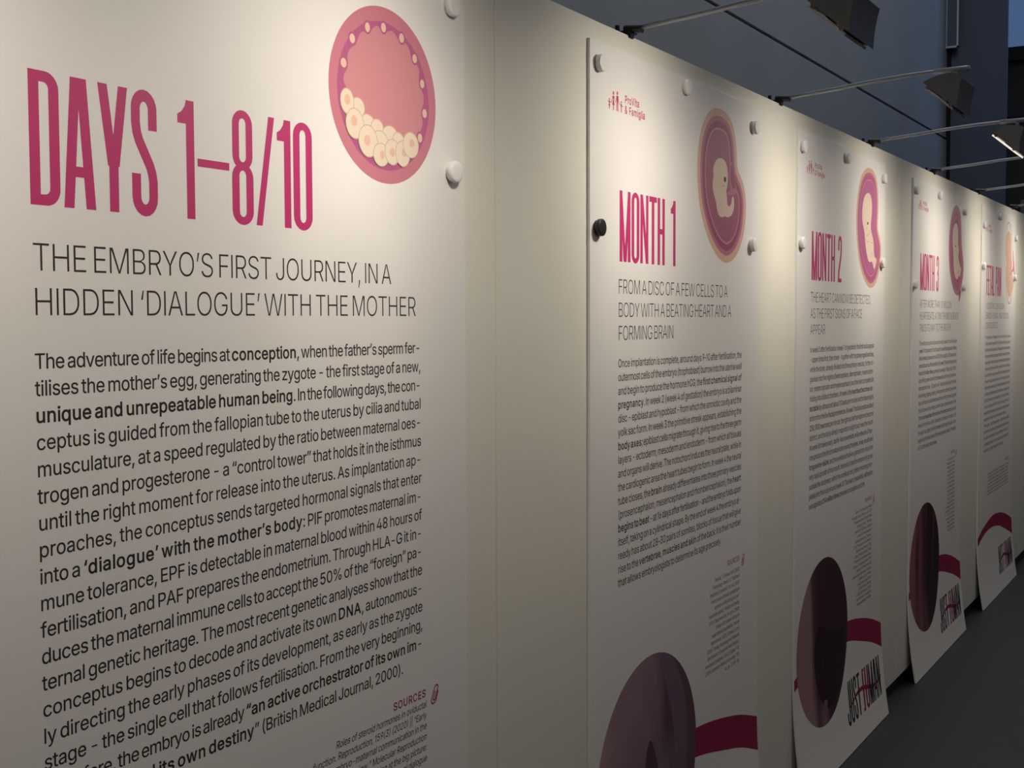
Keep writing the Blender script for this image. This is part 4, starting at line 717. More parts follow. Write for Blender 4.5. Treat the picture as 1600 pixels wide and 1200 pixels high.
def draw_womb(root, o, e, y, ds, mats, pouch=None, lines=()):
    O = poly(o, 2)
    ill = drawn('drawing', [O], 1, mats[0], root)
    names = ['outer_ring', 'middle_ring', 'light_line', 'centre']
    for j, (d, mm) in enumerate(zip(ds, mats[1:])):
        drawn(names[j], [inset(O, d)], 2 + j, mm, ill)
    if pouch:
        drawn('cord', [poly(pouch[0], 2)], 7, 'mauve', ill)
        drawn('pouch', [poly(pouch[1], 2)], 8, 'plum', ill)
    E_ = poly(e, 2)
    p = Print()
    p.shape([E_], 9, 0)
    a, b, rx, rz = np.array(ART[y]) / 1e4
    p.shape([ellipse(a, b, max(rx, .004), rz, 20)], 10, 1)
    q = stroke([(a - .022, b - .022), (a - .016, b - .0175), (a - .008, b - .016), (a - .001, b - .019)], .0016)
    p.shape([q], 10, 2)
    for k in lines:
        p.shape([stroke(np.array(ART[k], dtype=float).reshape(-1, 2) / 1e4, .0018)], 10, 2)
    p.build('embryo', [M['skin'], M['ink'], M['outline']], ill)
    return ill

def clip_icon(root, u, z):
    p = Print()
    s = .0066
    def R(t): return [(u + (x * 1.1 + y * .46) * s, z + (y * .98 - x * .2) * s) for x, y in t]
    path = [(.9, .9), (.9, -1.3)] + arc(0, -1.3, .9, .9, 0, -180, 8)[1:] + [(-.9, 1.5)] + arc(-.2, 1.5, .7, .8, 180, 0, 8)[1:] + [(.5, -1.0)] + arc(.12, -1.0, .38, .4, 0, -180, 6)[1:] + [(-.26, .9)]
    p.shape([stroke(R(path), .0026)], 1)
    return p.build('paperclip_symbol', M['crimson'], root)

def family_emblem(root):
    p = Print()
    def fig(x, top, bot, w, dress=False, head=.0042):
        h = top - bot
        p.shape([ellipse(x, top - head, head * .8, head, 16)])
        if dress:
            p.shape([ccw([(x - w * .5, top - 2.3 * head), (x + w * .5, top - 2.3 * head), (x + w * .25, bot + h * .56), (x + w * .62, bot + h * .27), (x - w * .62, bot + h * .27), (x - w * .25, bot + h * .56)])])
            p.shape([rect(x - w * .3, bot, x - w * .05, bot + h * .3)]); p.shape([rect(x + w * .05, bot, x + w * .3, bot + h * .3)])
        else:
            p.shape([ccw([(x - w * .55, top - 2.3 * head), (x + w * .55, top - 2.3 * head), (x + w * .4, bot + h * .42), (x - w * .4, bot + h * .42)])])
            p.shape([quad(x - w * .32, x - w * .2, w * .36, bot, bot + h * .45)]); p.shape([quad(x + w * .32, x + w * .2, w * .36, bot, bot + h * .45)])
    fig(.0875, 1.9455, 1.9228, .0062, True, .0028)
    fig(.1065, 1.9625, 1.9228, .0085, True)
    fig(.1250, 1.9650, 1.9228, .0095)
    fig(.1437, 1.9475, 1.9228, .0055, False, .0028)
    for a in ([(.0795, 1.939), (.0885, 1.937), (.097, 1.9385), (.1035, 1.951)], [(.1095, 1.951), (.1155, 1.940), (.1215, 1.952)], [(.1285, 1.952), (.134, 1.940), (.1425, 1.9385), (.153, 1.936)]):
        p.shape([stroke(a, .0017)])
    p.build('family_symbol', M['logo'], root)
    q = Print()
    set_line(q, 'ProVita', .1605, 1.9455, .0170, .80, 'b', width=.073)
    set_line(q, '& Famiglia', .1605, 1.9235, .0170, .80, 'b', width=.1025, min_space=.3)
    q.build('emblem_lettering', M['logo'], root)

def swoosh(root, top, bot):
    tx, tz = np.array(top).T; bx, bz = np.array(bot).T
    xs = np.linspace(0, 1.0, 49)
    def curve(x, a, b):                          # smooth interpolation through the points
        d = np.gradient(b, a)
        i = np.clip(np.searchsorted(a, x) - 1, 0, len(a) - 2)
        h = a[i + 1] - a[i]; t = (x - a[i]) / h
        return (2 * t**3 - 3 * t**2 + 1) * b[i] + (t**3 - 2 * t**2 + t) * h * d[i] + (-2 * t**3 + 3 * t**2) * b[i + 1] + (t**3 - t**2) * h * d[i + 1]
    zt, zb = curve(xs, tx, tz), curve(xs, bx, bz)
    v, f = [], []
    K = 4
    for x, a, b in zip(xs, zb, zt):
        v += [(x * .9985 + .0007, a + (b - a) * j / K) for j in range(K + 1)]
    for i in range(len(xs) - 1):
        for j in range(K):
            q = i * (K + 1) + j
            f.append((q, q + K + 1, q + K + 2, q + 1))
    p = Print(); p.add(v, f, 1)
    return p.build('swoosh', M['crimson'], root)

def slogan(root):
    p = Print()
    z0, h = .088, .147
    set_tall(p, 'JUST', .522, z0, h, .165, gap=.06)
    r = Print()
    set_tall(r, 'MAN', .800, z0, h, .145, gap=.05)
    q = Print()
    set_tall(q, '[U', .712, z0, h, .082, gap=.05)
    l = p.build('slogan_lettering', M['ink'], root)
    r.build('black_letters', M['ink'], l)
    q.build('red_letters', M['crimson'], l)
    w = Print()
    xs = np.linspace(0, 1, 41)
    zc = z0 + h * (.42 + .12 * np.sin(xs * 2 * math.pi * .98 - .35) + .10 * xs)
    th = h * (.035 + .075 * np.sin(np.clip(xs, .03, .97) * math.pi))
    v, f = [], []
    for x, c, t in zip(xs, zc, th):
        for j in range(3):
            v.append((.555 + .40 * x, c - t / 2 + t * j / 2))
    for i in range(40):
        for j in range(2):
            q_ = i * 3 + j
            f.append((q_, q_ + 3, q_ + 4, q_ + 1))
    w.add(v, f, 3)
    w.build('wave', M['crimson'], l)

def photo_disc(root, cx, cz, r, material, shapes=()):
    p = Print()
    v, f = disc_rings(0, 0, r)
    pr = np.array(v) + (cx, cz)
    co = np.column_stack([pr[:, 0] - cx, -bend(pr[:, 1]) - 2 * LAYER, pr[:, 1] - cz])
    o = mesh_obj('photo_disc', co, f, material, root, loc=(cx, 0, cz))
    for name, pts, m, layer in shapes:
        s = Print()
        P = np.array(pts, dtype=float)
        for _ in range(2):
            A, B = P, np.roll(P, -1, 0)
            P = np.empty((2 * len(A), 2)); P[0::2] = A * .75 + B * .25; P[1::2] = A * .25 + B * .75
        s.shape([ccw(P)], layer)
        c = s.build(name, m, o)
        c.location = (-cx, 0, -cz)
    return o

# ------------------------------------------------------------------ the setting
# floor
structure(mesh_obj('floor', [(-4, -7, 0), (26, -7, 0), (26, 8, 0), (-4, 8, 0)], [(0, 1, 2, 3)], M['floor']))
# partition wall of cream modules with hairline joints
bm = bmesh.new()
WALL_TOP, WALL_BOT, STEP, SEAM0 = 2.097, 0.055, 0.978, 1.852
for k in range(-3, 8):
    x0 = SEAM0 + k * STEP
    add_box(bm, x0 + .0008, x0 + STEP - .0008, WALL_Y, WALL_Y + .04, WALL_BOT, WALL_TOP, .0012)
structure(bm_obj('wall_left', bm, M['wall']))
bm = bmesh.new()
add_box(bm, SEAM0 - 3 * STEP, SEAM0 + 8 * STEP, WALL_Y + .012, WALL_Y + .03, 0.0, WALL_BOT, 0)
structure(bm_obj('baseboard_left', bm, M['black']))
# rear wall: two courses with a shadow gap
RY = 2.6
bm = bmesh.new()
add_box(bm, -3, 12.34, RY - .006, RY + .2, 0, 3.225, .008)
add_box(bm, -3, 12.34, RY, RY + .2, 3.245, 7.5)
structure(bm_obj('wall_rear', bm, M['rear']))
bm = bmesh.new()
add_box(bm, -3, 12.34, RY + .05, RY + .21, 3.2, 3.27)
structure(bm_obj('trim_1', bm, M['gap']))
# blue column at the end of the rear wall
bm = bmesh.new()
add_box(bm, 12.385, 12.44, 2.06, 2.9, 0, 7.5, .006)
structure(bm_obj('wall_column', bm, M['column']))
bm = bmesh.new()
add_box(bm, 12.33, 12.40, 2.57, 2.9, 0, 7.5)
structure(bm_obj('trim_2', bm, M['gap']))
# end of the hall with a window over a dark lower wall
bm = bmesh.new()
add_box(bm, 16.0, 16.2, -6, 3.2, 0, 4.62)
structure(bm_obj('wall_end', bm, M['dark_room']))
bm = bmesh.new()
add_box(bm, 15.85, 16.0, -6, 3.2, 4.62, 4.78)
for yy in (2.28, 0.9, -0.6):
    add_box(bm, 15.9, 15.99, yy, yy + .06, 0.0, 4.62)
add_box(bm, 15.9, 15.99, -6, 3.2, 3.9, 3.95)
wf = bm_obj('window_1', bm, M['frame'])
structure(wf)
bm = bmesh.new()
add_box(bm, 15.98, 15.99, -6, 3.2, 4.78, 7.5)
bm_obj('pane', bm, M['glass_sky'], wf)
bm = bmesh.new()
add_box(bm, 15.80, 15.86, -6, 2.45, 2.72, 2.92, .01)
add_box(bm, 15.80, 15.86, -6, 2.45, 2.36, 2.44, .01)
structure(bm_obj('trim_3', bm, M['beige']))  # plain beige strips across the dark end wall

# slim vertical housing on the column
hb = bpy.data.objects.new('service_housing', None); col.objects.link(hb)
hb.location = (12.30, 2.55, 4.09)
tag(hb, 'tall slim grey housing with pale edges, mounted high on the dark column behind the panels', 'housing')
bm = bmesh.new(); add_box(bm, -.03, .024, -.055, .045, 0.02, 3.2, .004); bm_obj('body', bm, M['column'], hb)
bm = bmesh.new()
add_box(bm, -.036, -.02, -.066, -.05, 0, 3.2, .003); add_box(bm, -.036, -.026, .040, .047, .02, 3.2, .002); add_box(bm, -.036, -.02, -.066, .05, 0, .02, .003)
bm_obj('pale_edging', bm, M['metal_white'], hb)
bm = bmesh.new(); add_box(bm, -.05, .02, .0455, .048, 0.95, 1.1, 0); bm_obj('bracket', bm, M['metal_white'], hb)

# ------------------------------------------------------------------ the panels
XL = [0.743, 2.205, 3.528, 4.958, 6.391]
TOP = [2.050, 2.054, 2.045, 2.041, 2.053]

def board(i, label):
    n = 60
    zs = np.concatenate([np.linspace(.003, .46, 26), np.linspace(.46, TOP[i], 10)[1:]])
    v, f, mi = [], [], []
    for z in zs:
        b = -float(bend(z))
        v += [(0, b, z), (1.0, b, z), (1.0, b + BOARD_T, z), (0, b + BOARD_T, z)]
    K = len(zs)
    for j in range(K - 1):
        a, c = 4 * j, 4 * j + 4
        for s in range(4):
            f.append((a + s, a + (s + 1) % 4, c + (s + 1) % 4, c + s)); mi.append(0 if s == 0 else 1)
    f.append((3, 2, 1, 0)); mi.append(1)
    e = 4 * (K - 1)
    f.append((e, e + 1, e + 2, e + 3)); mi.append(1)
    o = mesh_obj('exhibition_panel', v, f, [M['board'], M['edge']], None, mat_idx=mi, loc=(XL[i], BOARD_Y, 0))
    tag(o, label, 'panel', 'printed exhibition panels along the partition')
    return o

def lettering(root, i, title, twidth, tz, th, tu, subs, z_sub, body, z_body, pitch, xs, last_w=None, src=(), z_src=.79, src_cap=.0098, src_pitch=.017, head_z=None, src_right=.860):
    p = Print(); set_tall(p, title, tu, tz, th, twidth); p.build('title_lettering', M['magenta'], root)
    p = Print()
    for j, (t, w) in enumerate(subs):
        set_line(p, t, .1285, z_sub - .0503 * j, .0308, .96, 'l', width=w, min_space=.66)
    p.build('subtitle_lettering', M['ink'], root)
    p = Print()
    for j, t in enumerate(body):
        full = j < len(body) - 1 and t and not t.endswith('~')
        t = t.rstrip('~')
        if t:
            set_line(p, t, .1290, z_body - pitch * j, .0178, xs, 'r', width=.7385 if full else (last_w if j == len(body) - 1 else None), min_space=.70)
    p.build('body_lettering', M['ink'], root)
    p = Print(); hz = head_z or z_src + .026
    set_line(p, 'SOURCES', 0, hz, .0135, .93, 'b', right=src_right); p.build('sources_heading', M['crimson'], root)
    clip_icon(root, src_right + .0255, hz - .003)
    p = Print()
    for j, t in enumerate(src):
        set_line(p, t, 0, z_src - src_pitch * j, src_cap, .86, 'r', right=src_right, slant=.2, track=-.03)
    p.build('sources_lettering', M['ink_soft'], root)

# 1
P = board(0, 'nearest white exhibition panel at the left, headed DAYS 1–8/10 in magenta capitals')
lettering(P, 0, 'DAYS 1–8/10', .4745, 1.610, .1505, .1293,
    [('THE EMBRYO’S FIRST JOURNEY, IN A', .662), ('HIDDEN ‘DIALOGUE’ WITH THE MOTHER', .7275)], 1.5365,
    ['The adventure of life begins at *conception*, when the father’s sperm fer-',
     'tilises the mother’s egg, generating the zygote - the first stage of a new,',
     '*unique and unrepeatable human being*. In the following days, the con-',
     'ceptus is guided from the fallopian tube to the uterus by cilia and tubal',
     'musculature, at a speed regulated by the ratio between maternal oes-',
     'trogen and progesterone - a “control tower” that holds it in the isthmus',
     'until the right moment for release into the uterus. As implantation ap-',
     'proaches, the conceptus sends targeted hormonal signals that enter',
     'into a *‘dialogue’ with the mother’s body*: PIF promotes maternal im-',
     'mune tolerance, EPF is detectable in maternal blood within 48 hours of',
     'fertilisation, and PAF prepares the endometrium. Through HLA-G it in-',
     'duces the maternal immune cells to accept the 50% of the “foreign” pa-',
     'ternal genetic heritage. The most recent genetic analyses show that the',
     'conceptus begins to decode and activate its own *DNA*, autonomous-',
     'ly directing the early phases of its development, as early as the zygote',
     'stage - the single cell that follows fertilisation. From the very beginning,',
     'therefore, the embryo is already *“an active orchestrator of its own im-*',
     '*plantation and its own destiny*” (British Medical Journal, 2000).'], 1.4256, .03063, .98, .684,
    src=['Roles of steroid hormones in oviductal', 'function. Reproduction, 159(3) (2020) || “Early', 'embryo-maternal communication in the',
         'oviduct: a review.” Molecular Reproduction', 'and Development || Looking at the big picture:', 'the embryo-maternal dialogue'],
    z_src=.832, src_cap=.0115, src_pitch=.0182, head_z=.850, src_right=.8755)
draw_cells(P)

# 2
P = board(1, 'white exhibition panel headed MONTH 1, with the black magnet on its left edge')
lettering(P, 1, 'MONTH 1', .295, 1.6045, .1525, .1360,
    [('FROM A DISC OF A FEW CELLS TO A', .636), ('BODY WITH A BEATING HEART AND A', .662), ('FORMING BRAIN', .294)], 1.5355,
    ['Once implantation is complete, around days 9–10 after fertilisation, the',
     'outermost cells of the embryo (trophoblast) burrow into the uterine wall',
     'and begin to produce the hormone hCG, the *first chemical signal of*',
     '*pregnancy*. In week 2 (week 4 of gestation) the embryo is a bilaminar',
     'disc - epiblast and hypoblast - from which the amniotic cavity and the',
     'yolk sac form. In week 3 the primitive streak appears, establishing the',
     '*body axes*; epiblast cells migrate through it, giving rise to the three germ',
     'layers - ectoderm, mesoderm and endoderm - from which all tissues',
     'and organs will derive. The notochord induces the neural plate, while in',
     'the cardiogenic area the heart tubes begin to form. In week 4 the neural',
     'tube closes, the *brain* already differentiates into three primary vesicles',
     '(prosencephalon, mesencephalon and rhombencephalon), the *heart*',
     '*begins to beat* - at 16 days after fertilisation - and the embryo folds upon',
     'itself, taking on a cylindrical shape. By the end of week 4 the embryo al-',
     'ready has about 28–30 pairs of somites, blocks of tissue that will give',
     'rise to the *vertebrae, muscles and skin* of the back: it is their number',
     'that allows embryologists to determine its age precisely.'], 1.3760, .02996, .98, .600,
    src=['Persaud, T. & Moore, M.R. (2020)', '“Embryology, Week 2-3.” StatPearls', 'Publishing || Lombardi, P.N. et al. (2001)', '“Hourly human chorionic gonadotropin',
         'secretion profiles during the peri-', 'implantation period.” Fertility and Sterility,', '87(6) || Nepomnaschy, P.A. et al. (2008)', '“Urinary hCG patterns during the', 'week following implantation.” Human',
         'Reproduction, 23(2) || Kloesel, B. et al.', '(2016) “Cardiac Embryology and Molecular', 'Mechanisms of Congenital Heart Disease.”', 'Anesthesia & Analgesia, 123(3) || Sadler, T.W.', '(2024) Langman’s Medical Embryology, 15th', 'ed., pp. 72, 89-106'],
    z_src=.8035, src_pitch=.0178, head_z=.8305)
family_emblem(P)
draw_womb(P, 'o2', 'e2', 'y2', (.0185, .031, .048, .0525), (M['peach'], M['mauve'], M['plum'], M['mauve_line'], M['plum2']), ('p2', 'q2'))
swoosh(P, [(0, .395), (.1, .424), (.22, .442), (.4, .460), (.56, .458), (.745, .432), (.88, .402), (1, .364)],
       [(0, .360), (.1, .383), (.22, .396), (.4, .396), (.56, .384), (.745, .345), (.88, .311), (1, .268)])
slogan(P)
dk, mv, lt = mat('photo_dark_plum', (.10, .05, .07), .5), mat('photo_mauve', (.34, .25, .32), .5), mat('photo_pale_mauve', (.46, .33, .36), .5)
photo_disc(P, .295, .437, .270, photo_mat('womb_photo_mauve', (.13, .065, .09), (.27, .17, .22), (.42, .26, .29), (1.2, 1, .55), .5, .8),
    [('membrane_fold', [(.33, .70), (.40, .69), (.47, .62), (.51, .52), (.50, .38), (.46, .28), (.43, .30), (.44, .42), (.42, .54), (.37, .64)], mat('photo_slate_violet', (.17, .12, .17), .5), 4),
     ('dark_hollow', [(.29, .53), (.335, .45), (.36, .36), (.37, .27), (.33, .19), (.27, .20), (.25, .30), (.26, .42)], dk, 5),
     ('pale_limb', [(.205, .46), (.245, .44), (.265, .34), (.27, .22), (.235, .18), (.20, .24), (.215, .34)], lt, 6)])

# 3
P = board(2, 'white exhibition panel headed MONTH 2, third from the left')
lettering(P, 2, 'MONTH 2', .318, 1.6000, .1505, .1370,
    [('THE HEART CAN NOW BE DETECTED,', .690), ('AS THE FIRST SIGNS OF A FACE', .580), ('APPEAR', .155)], 1.5320,
    ['In week 5 after fertilisation (week 7 of gestation) the limb buds appear',
     '- upper limbs first, then lower - together with the *pharyngeal arches*,',
     'while the brain, already divided into three primary vesicles, further or-',
     'ganises into five regions (telencephalon, diencephalon, mesencepha-',
     'lon, metencephalon and myelencephalon) and the heart completes its',
     'folding into distinct chambers. At week 6 the *heartbeat becomes de-*',
     '*tectable* by ultrasound (about 110 beats per minute) and the *face* begins',
     'to form from the five facial prominences. At week 7 the brain produces about',
     '*250,000 neurons* per minute, the right and left hemispheres become',
     'distinct, and the body already responds to a light touch near the mouth.',
     'At week 8 it makes early, startle-like movements, while networks of neu-',
     'rons produce the first immature brain waves; the *eyes, nose, mouth and*',
     '*tongue are visible*, and the eyelids and salivary glands form. And in the',
     'very rapid growth of this month, the body’s intestine temporarily grows',
     'outside the abdomen, within the umbilical cord, before returning com-',
     'pletely into the body around week 10. The heart, meanwhile, will beat on',
     'average about *54 million times* between conception and birth.'], 1.3753, .0306, .98, .640,
    src=['Sadler, T.W. (2024) Langman’s Medical', 'Embryology, 15th ed. || Moore, K.L. et al. (2020)', 'The Developing Human: Clinically Oriented', 'Embryology || Cowan, T. “Embryonic', 'heart rate” 2017 || Silva et al., Ultrasound', 'in Obst. 2020 “The development of', 'Movements” Prenat. Diagn. || de Vries, J.', '(2006) “The emergence of fetal behaviour”',
         'Early Human Dev. || Hepper, P. (2015)', 'Quinlan, R. “Behaviour in utero” || Piontelli', '“Development of normal fetal movements”', 'Ackerman, S. “Discovering the brain” (1992)', 'Salih et al. (2018) “Heart rate in early', 'pregnancy and the first trimester”, Ultrasound', '|| Wagner, M. (2016) “Intestinal', 'rotation and physiological hernia”', 'in Clinical Anatomy || Standring', 'S. (2020) Gray’s Anatomy || Carlson', 'B.M. (2018) Human Embryology and', 'Developmental Biology, 6th edition'],
    z_src=.800, src_pitch=.0174, head_z=.826)
family_emblem(P)
draw_womb(P, 'o3', 'e3', 'y3', (.016, .026, .040, .0445), (M['peach'], M['mauve'], M['ring_mag'], M['mauve_line'], mat('orchid_centre_ink', (.42, .12, .26), .55)), None, ('s3a', 's3b', 's3c', 's3d'))
swoosh(P, [(0, .378), (.1, .405), (.22, .424), (.4, .442), (.56, .441), (.745, .414), (.88, .382), (1, .343)],
       [(0, .343), (.1, .366), (.22, .379), (.4, .379), (.56, .371), (.745, .331), (.88, .295), (1, .252)])
slogan(P)
photo_disc(P, .293, .435, .272, photo_mat('fetus_photo_wine', (.055, .022, .030), (.11, .05, .065), (.38, .21, .23), (1.5, 1, .30), .12, .6, (.50, .60, .70), 2.6),
    [('dark_body', [(.21, .47), (.25, .50), (.33, .46), (.44, .44), (.53, .43), (.53, .36), (.48, .27), (.40, .21), (.32, .20), (.25, .25), (.21, .33), (.195, .40)], photo_mat('photo_near_black', (.030, .010, .012), (.034, .011, .013), (.075, .028, .033), (1, 1, .6), 0, .4), 4),
     ('pink_limb', [(.265, .185), (.280, .21), (.29, .27), (.325, .300), (.36, .29), (.362, .25), (.345, .245), (.335, .265), (.318, .24), (.315, .19)], mat('photo_rose', (.22, .11, .12), .5), 5)])

# 4
P = board(3, 'white exhibition panel headed MONTH 3, fourth from the left')
lettering(P, 3, 'MONTH 3', .338, 1.5970, .1505, .1300,
    [('AFTER MORE THAN 10 MILLION', .606), ('HEARTBEATS, A TINY THUMB ALREADY', .765), ('FINDS ITS WAY TO THE MOUTH', .600)], 1.5265,
    ['The embryonic period closes at the end of week 8 after fertilisation',
     '(week 10 of gestation): from this point on we officially speak of a *fetus*,',
     'which already possesses over 4,000 of the roughly 4,500 named anat-',
     'omical structures of the adult body. By week 12 the heart has beat more',
     'than the *10 million times*, pumping on average 0.7 litres a day. The fac-',
     'ial profile is grown and with it the *nose and chin form*, lips and eye-',
     'lids meet and close - 85 parts in all - the arms and hands of the fetus',
     'are working: gripping, sucking. Fine movements continue to grow every',
     'day, and the tiny thumb finds its way to the mouth; hormones of growth',
     'the first bones and cartilage can turn to bone. Between weeks 9 and',
     '12 the external *genitals* differentiate and the kidneys produce urine, and',
     'the skin of the fetus is thin, translucent, and reacts to contact, until',
     'its weight has tripled in the first trimester and its length doubled. At the',
     'beginning of the fetal phase, all the main organs are in place. The length',
     'is 52% of the final growth at week.'], 1.3690, .0309, .98, .350,
    src=['O’Rahilly, R. & Müller, F. (2010)', '“Developmental stages in human', 'embryos: revised” Cells Tissues', 'Organs || Hill, M. (2019) Fetal', 'Development Weeks || de Vries', 'J.I. (2006) “Fetal behaviour', 'in early gestation” || Kurjak, A.', '(2013) “The assessment of fetal', 'behaviour in the first trimester”', 'Journal of Perinatal Medicine', '|| Sadler, T.W. (2024) Medical', 'Embryology 15th || Hepper, P.', '“Handedness in the human fetus”', 'Neuropsychologia (1991) || Reissland', 'N. (2014) “Touch and mouth', 'movements” Dev. Psychobiology', '|| Moore, K.L. (2020) Clinical', 'Embryology and fetal growth', 'in the first trimester of life'],
    z_src=.836, src_pitch=.0181, head_z=.862)
family_emblem(P)
ill = draw_womb(P, 'o4', 'e4', 'y4', (.018, .034, .051, .0555), (mat('faded_rose_ink', (.46, .24, .27), .55), M['mauve'], M['ring_mag'], M['mauve_line'], M['plum2']), None, ('s4a', 's4b', 's4c'))
drawn('tail', [poly('t4', 2)], 1, 'mauve', ill)
swoosh(P, [(0, .365), (.1, .393), (.22, .412), (.4, .430), (.56, .429), (.745, .401), (.88, .366), (1, .326)],
       [(0, .334), (.1, .354), (.22, .366), (.4, .366), (.56, .356), (.745, .318), (.88, .282), (1, .240)])
slogan(P)
photo_disc(P, .283, .428, .272, photo_mat('fetus_photo_red', (.034, .012, .016), (.11, .034, .044), (.30, .11, .13), (3.0, 1, .28), .1, .7, (.38, .56, .80), 3.4),
    [('bright_streak', [(.135, .58), (.165, .60), (.155, .50), (.16, .38), (.19, .25), (.165, .26), (.125, .38), (.12, .50)], photo_mat('photo_wine_streak', (.11, .03, .04), (.22, .06, .075), (.28, .08, .10), (3, 1, .6), 0, .4), 5),
     ('pale_streak', [(.215, .44), (.240, .43), (.248, .33), (.285, .22), (.25, .19), (.218, .27), (.208, .36)], photo_mat('photo_grey_rose', (.12, .06, .07), (.22, .13, .15), (.26, .16, .18), (3, 1, .5), 0, .4), 5)])

# 5
P = board(4, 'white exhibition panel headed FETAL PAIN, farthest to the right')
lettering(P, 4, 'FETAL PAIN', .420, 1.5985, .1540, .1330,
    [('A SCIENTIFIC DEBATE WITH', .535), ('SERIOUS ETHICAL AND POLITICAL', .680), ('CONSEQUENCES', .340)], 1.5290,
    ['The experience of *fetal pain* is one of the most discussed issues',
     'in the medicine of prenatal life: for a long time the debate was held',
     'as if it were the fetal age (week 24) that decides: the neural connection',
     'to the cortex. Recent studies reopen the debate: from week 12 the thal-',
     'amic projections reach the subplate and are functional connections and',
     'responses that go beyond a reflex are seen in the fetus. Anaesthesia',
     'given to the fetus in surgery at week 20 is now routine practice across',
     'the world: it reduces stress hormones and movement responses.~',
     'In the fetus the nerve endings of the skin are present already in week',
     '8, at the mouth; then they spread to the whole face, to hands and feet.',
     'By the 20th week they cover the whole body. The spinal tract and thal-',
     'amus are in place, and the first cortical plate is active in the 12th',
     '*week (8)*: fetal movement and stress responses to needles have been',
     'measured since then in many of the studies of the fetus.~',
     'Others argue - with differing opinions - that the fetus can suffer',
     'pain only with consciousness; but the capacity to feel does not need',
     'the cortex to be complete, as shown by children born without it. So',
     'it is *unwise to rule* it out: the precaution principle requires that',
     'we protect and *treat the pain at every age*.'], 1.3740, .0325, .98, .560,
    src=['Derbyshire, S. & Bockmann, J.C. “Reconsidering fetal pain.” Journal of Medical Ethics (2020) || Thill, B. “Fetal pain',
         'in the first trimester.” Linacre Quarterly (2022) || Bellieni, C.V. “New insights into fetal pain.” Seminars in Fetal and',
         'Neonatal Medicine (2019) || Sekulic, S. et al. “Appearance of fetal pain could be associated with maturation of the',
         'mesodiencephalic structures.” Journal of Pain Research (2016) || Lee, S.J. et al. “Fetal Pain: a systematic review',
         'of the evidence” (2005) || Lowery, C.L. et al. “Neurodevelopmental changes of fetal pain.” Seminars in Perinatology',
         '(2007) || Anand, K.J. & Hickey, P.R. “Pain and its effects in the human neonate and fetus.” New England Journal of',
         'Medicine (1987) || Glover, V. & Fisk, N.M. “Fetal pain: implications for research and practice” (1999) || Van de Velde'],
    z_src=.660, src_cap=.0100, src_pitch=.0178, head_z=.688)
family_emblem(P)
O5 = poly('o5', 1)
ill = drawn('drawing', [O5], 1, 'outline', P)
drawn('pale_ring', [inset(O5, .006)], 2, 'pale', ill)
bp = Print()
bp.shape([poly('e5', 2)], 3, 0)
for k_ in ('s5a', 's5b'):
    bp.shape([stroke(np.array(ART[k_], dtype=float).reshape(-1, 2) / 1e4, .002)], 4, 1)
bp.build('baby', [M['skin_p'], M['outline']], ill)
drawn('cord', [poly('c5', 1)], 4, 'ring_pink', ill)
swoosh(P, [(0, .362), (.1, .388), (.22, .408), (.4, .427), (.61, .416), (.8, .384), (.9, .360), (1, .330)],
       [(0, .322), (.1, .346), (.22, .363), (.4, .366), (.61, .342), (.8, .297), (.9, .270), (1, .240)])
slogan(P)

# ------------------------------------------------------------------ magnets
def lathe_y(profile, n=32):
    """profile of (radius, distance from the board); turned about the y axis"""
    v, f = [], []
    for r, d in profile:
        v += [(r * math.cos(2 * math.pi * k / n), -d, r * math.sin(2 * math.pi * k / n)) for k in range(n)]
    for j in range(len(profile) - 1):
        for k in range(n):
            a, b = j * n + k, j * n + (k + 1) % n
            f.append((a, b, b + n, a + n))
    f.append(tuple(range(n))[::-1])
    f.append(tuple((len(profile) - 1) * n + k for k in range(n)))
    return v, f
PB = [(.0150, 0), (.0158, .0008), (.0158, .0045), (.0150, .0052)]
PC = [(.0172, .0052), (.0180, .0062), (.0180, .0125), (.0176, .0136), (.0166, .0143), (.0120, .0147), (.0001, .0148)]
def make_magnet(material):
    v, f = lathe_y(PB)
    o = mesh_obj('round_magnet', v, f, material, smooth=False)
    v, f = lathe_y(PC)
    c = mesh_obj('cap', v, f, material, o)
    for p_ in c.data.polygons:
        p_.use_smooth = len(p_.vertices) == 4
    return o
white0 = make_magnet(M['magnet'])
black0 = make_magnet(M['black'])
used = set()
def place_magnet(i, u, z, where, src=white0, colour='white'):
    if src.name in used:
        o = src.copy(); col.objects.link(o)
        for ch in src.children:
            c = ch.copy(); col.objects.link(c); c.parent = o
    else:
        o = src; used.add(src.name)
    o.location = (XL[i] + u, BOARD_Y - .0002, z)
    o.rotation_euler = (0, random.uniform(0, 6), 0)
    tag(o, f'{colour} round magnet {where}', 'magnet', 'magnets holding the panels')
HEAD = ['DAYS 1–8/10', 'MONTH 1', 'MONTH 2', 'MONTH 3', 'FETAL PAIN']
place_magnet(0, .955, 2.006, 'at the upper right of the DAYS 1–8/10 panel')
place_magnet(0, .957, 1.730, 'on the right edge of the DAYS 1–8/10 panel')
SPOTS = {1: [(.036, 2.008), (.478, 2.030), (.940, 1.996), (.030, 1.670), (.930, 1.680)],
         2: [(.032, 1.995), (.490, 2.012), (.957, 1.990), (.024, 1.708), (.945, 1.682)],
         3: [(.026, 1.993), (.447, 2.008), (.976, 1.978), (.022, 1.617), (.975, 1.626)],
         4: [(.030, 1.948), (.462, 2.019), (.972, 1.934), (.024, 1.743), (.958, 1.710)]}
PLACES = ['at the upper left corner of the %s panel', 'at the middle of the top edge of the %s panel', 'at the upper right corner of the %s panel',
          'on the left edge of the %s panel, beside the heading', 'on the right edge of the %s panel, beside the drawing']
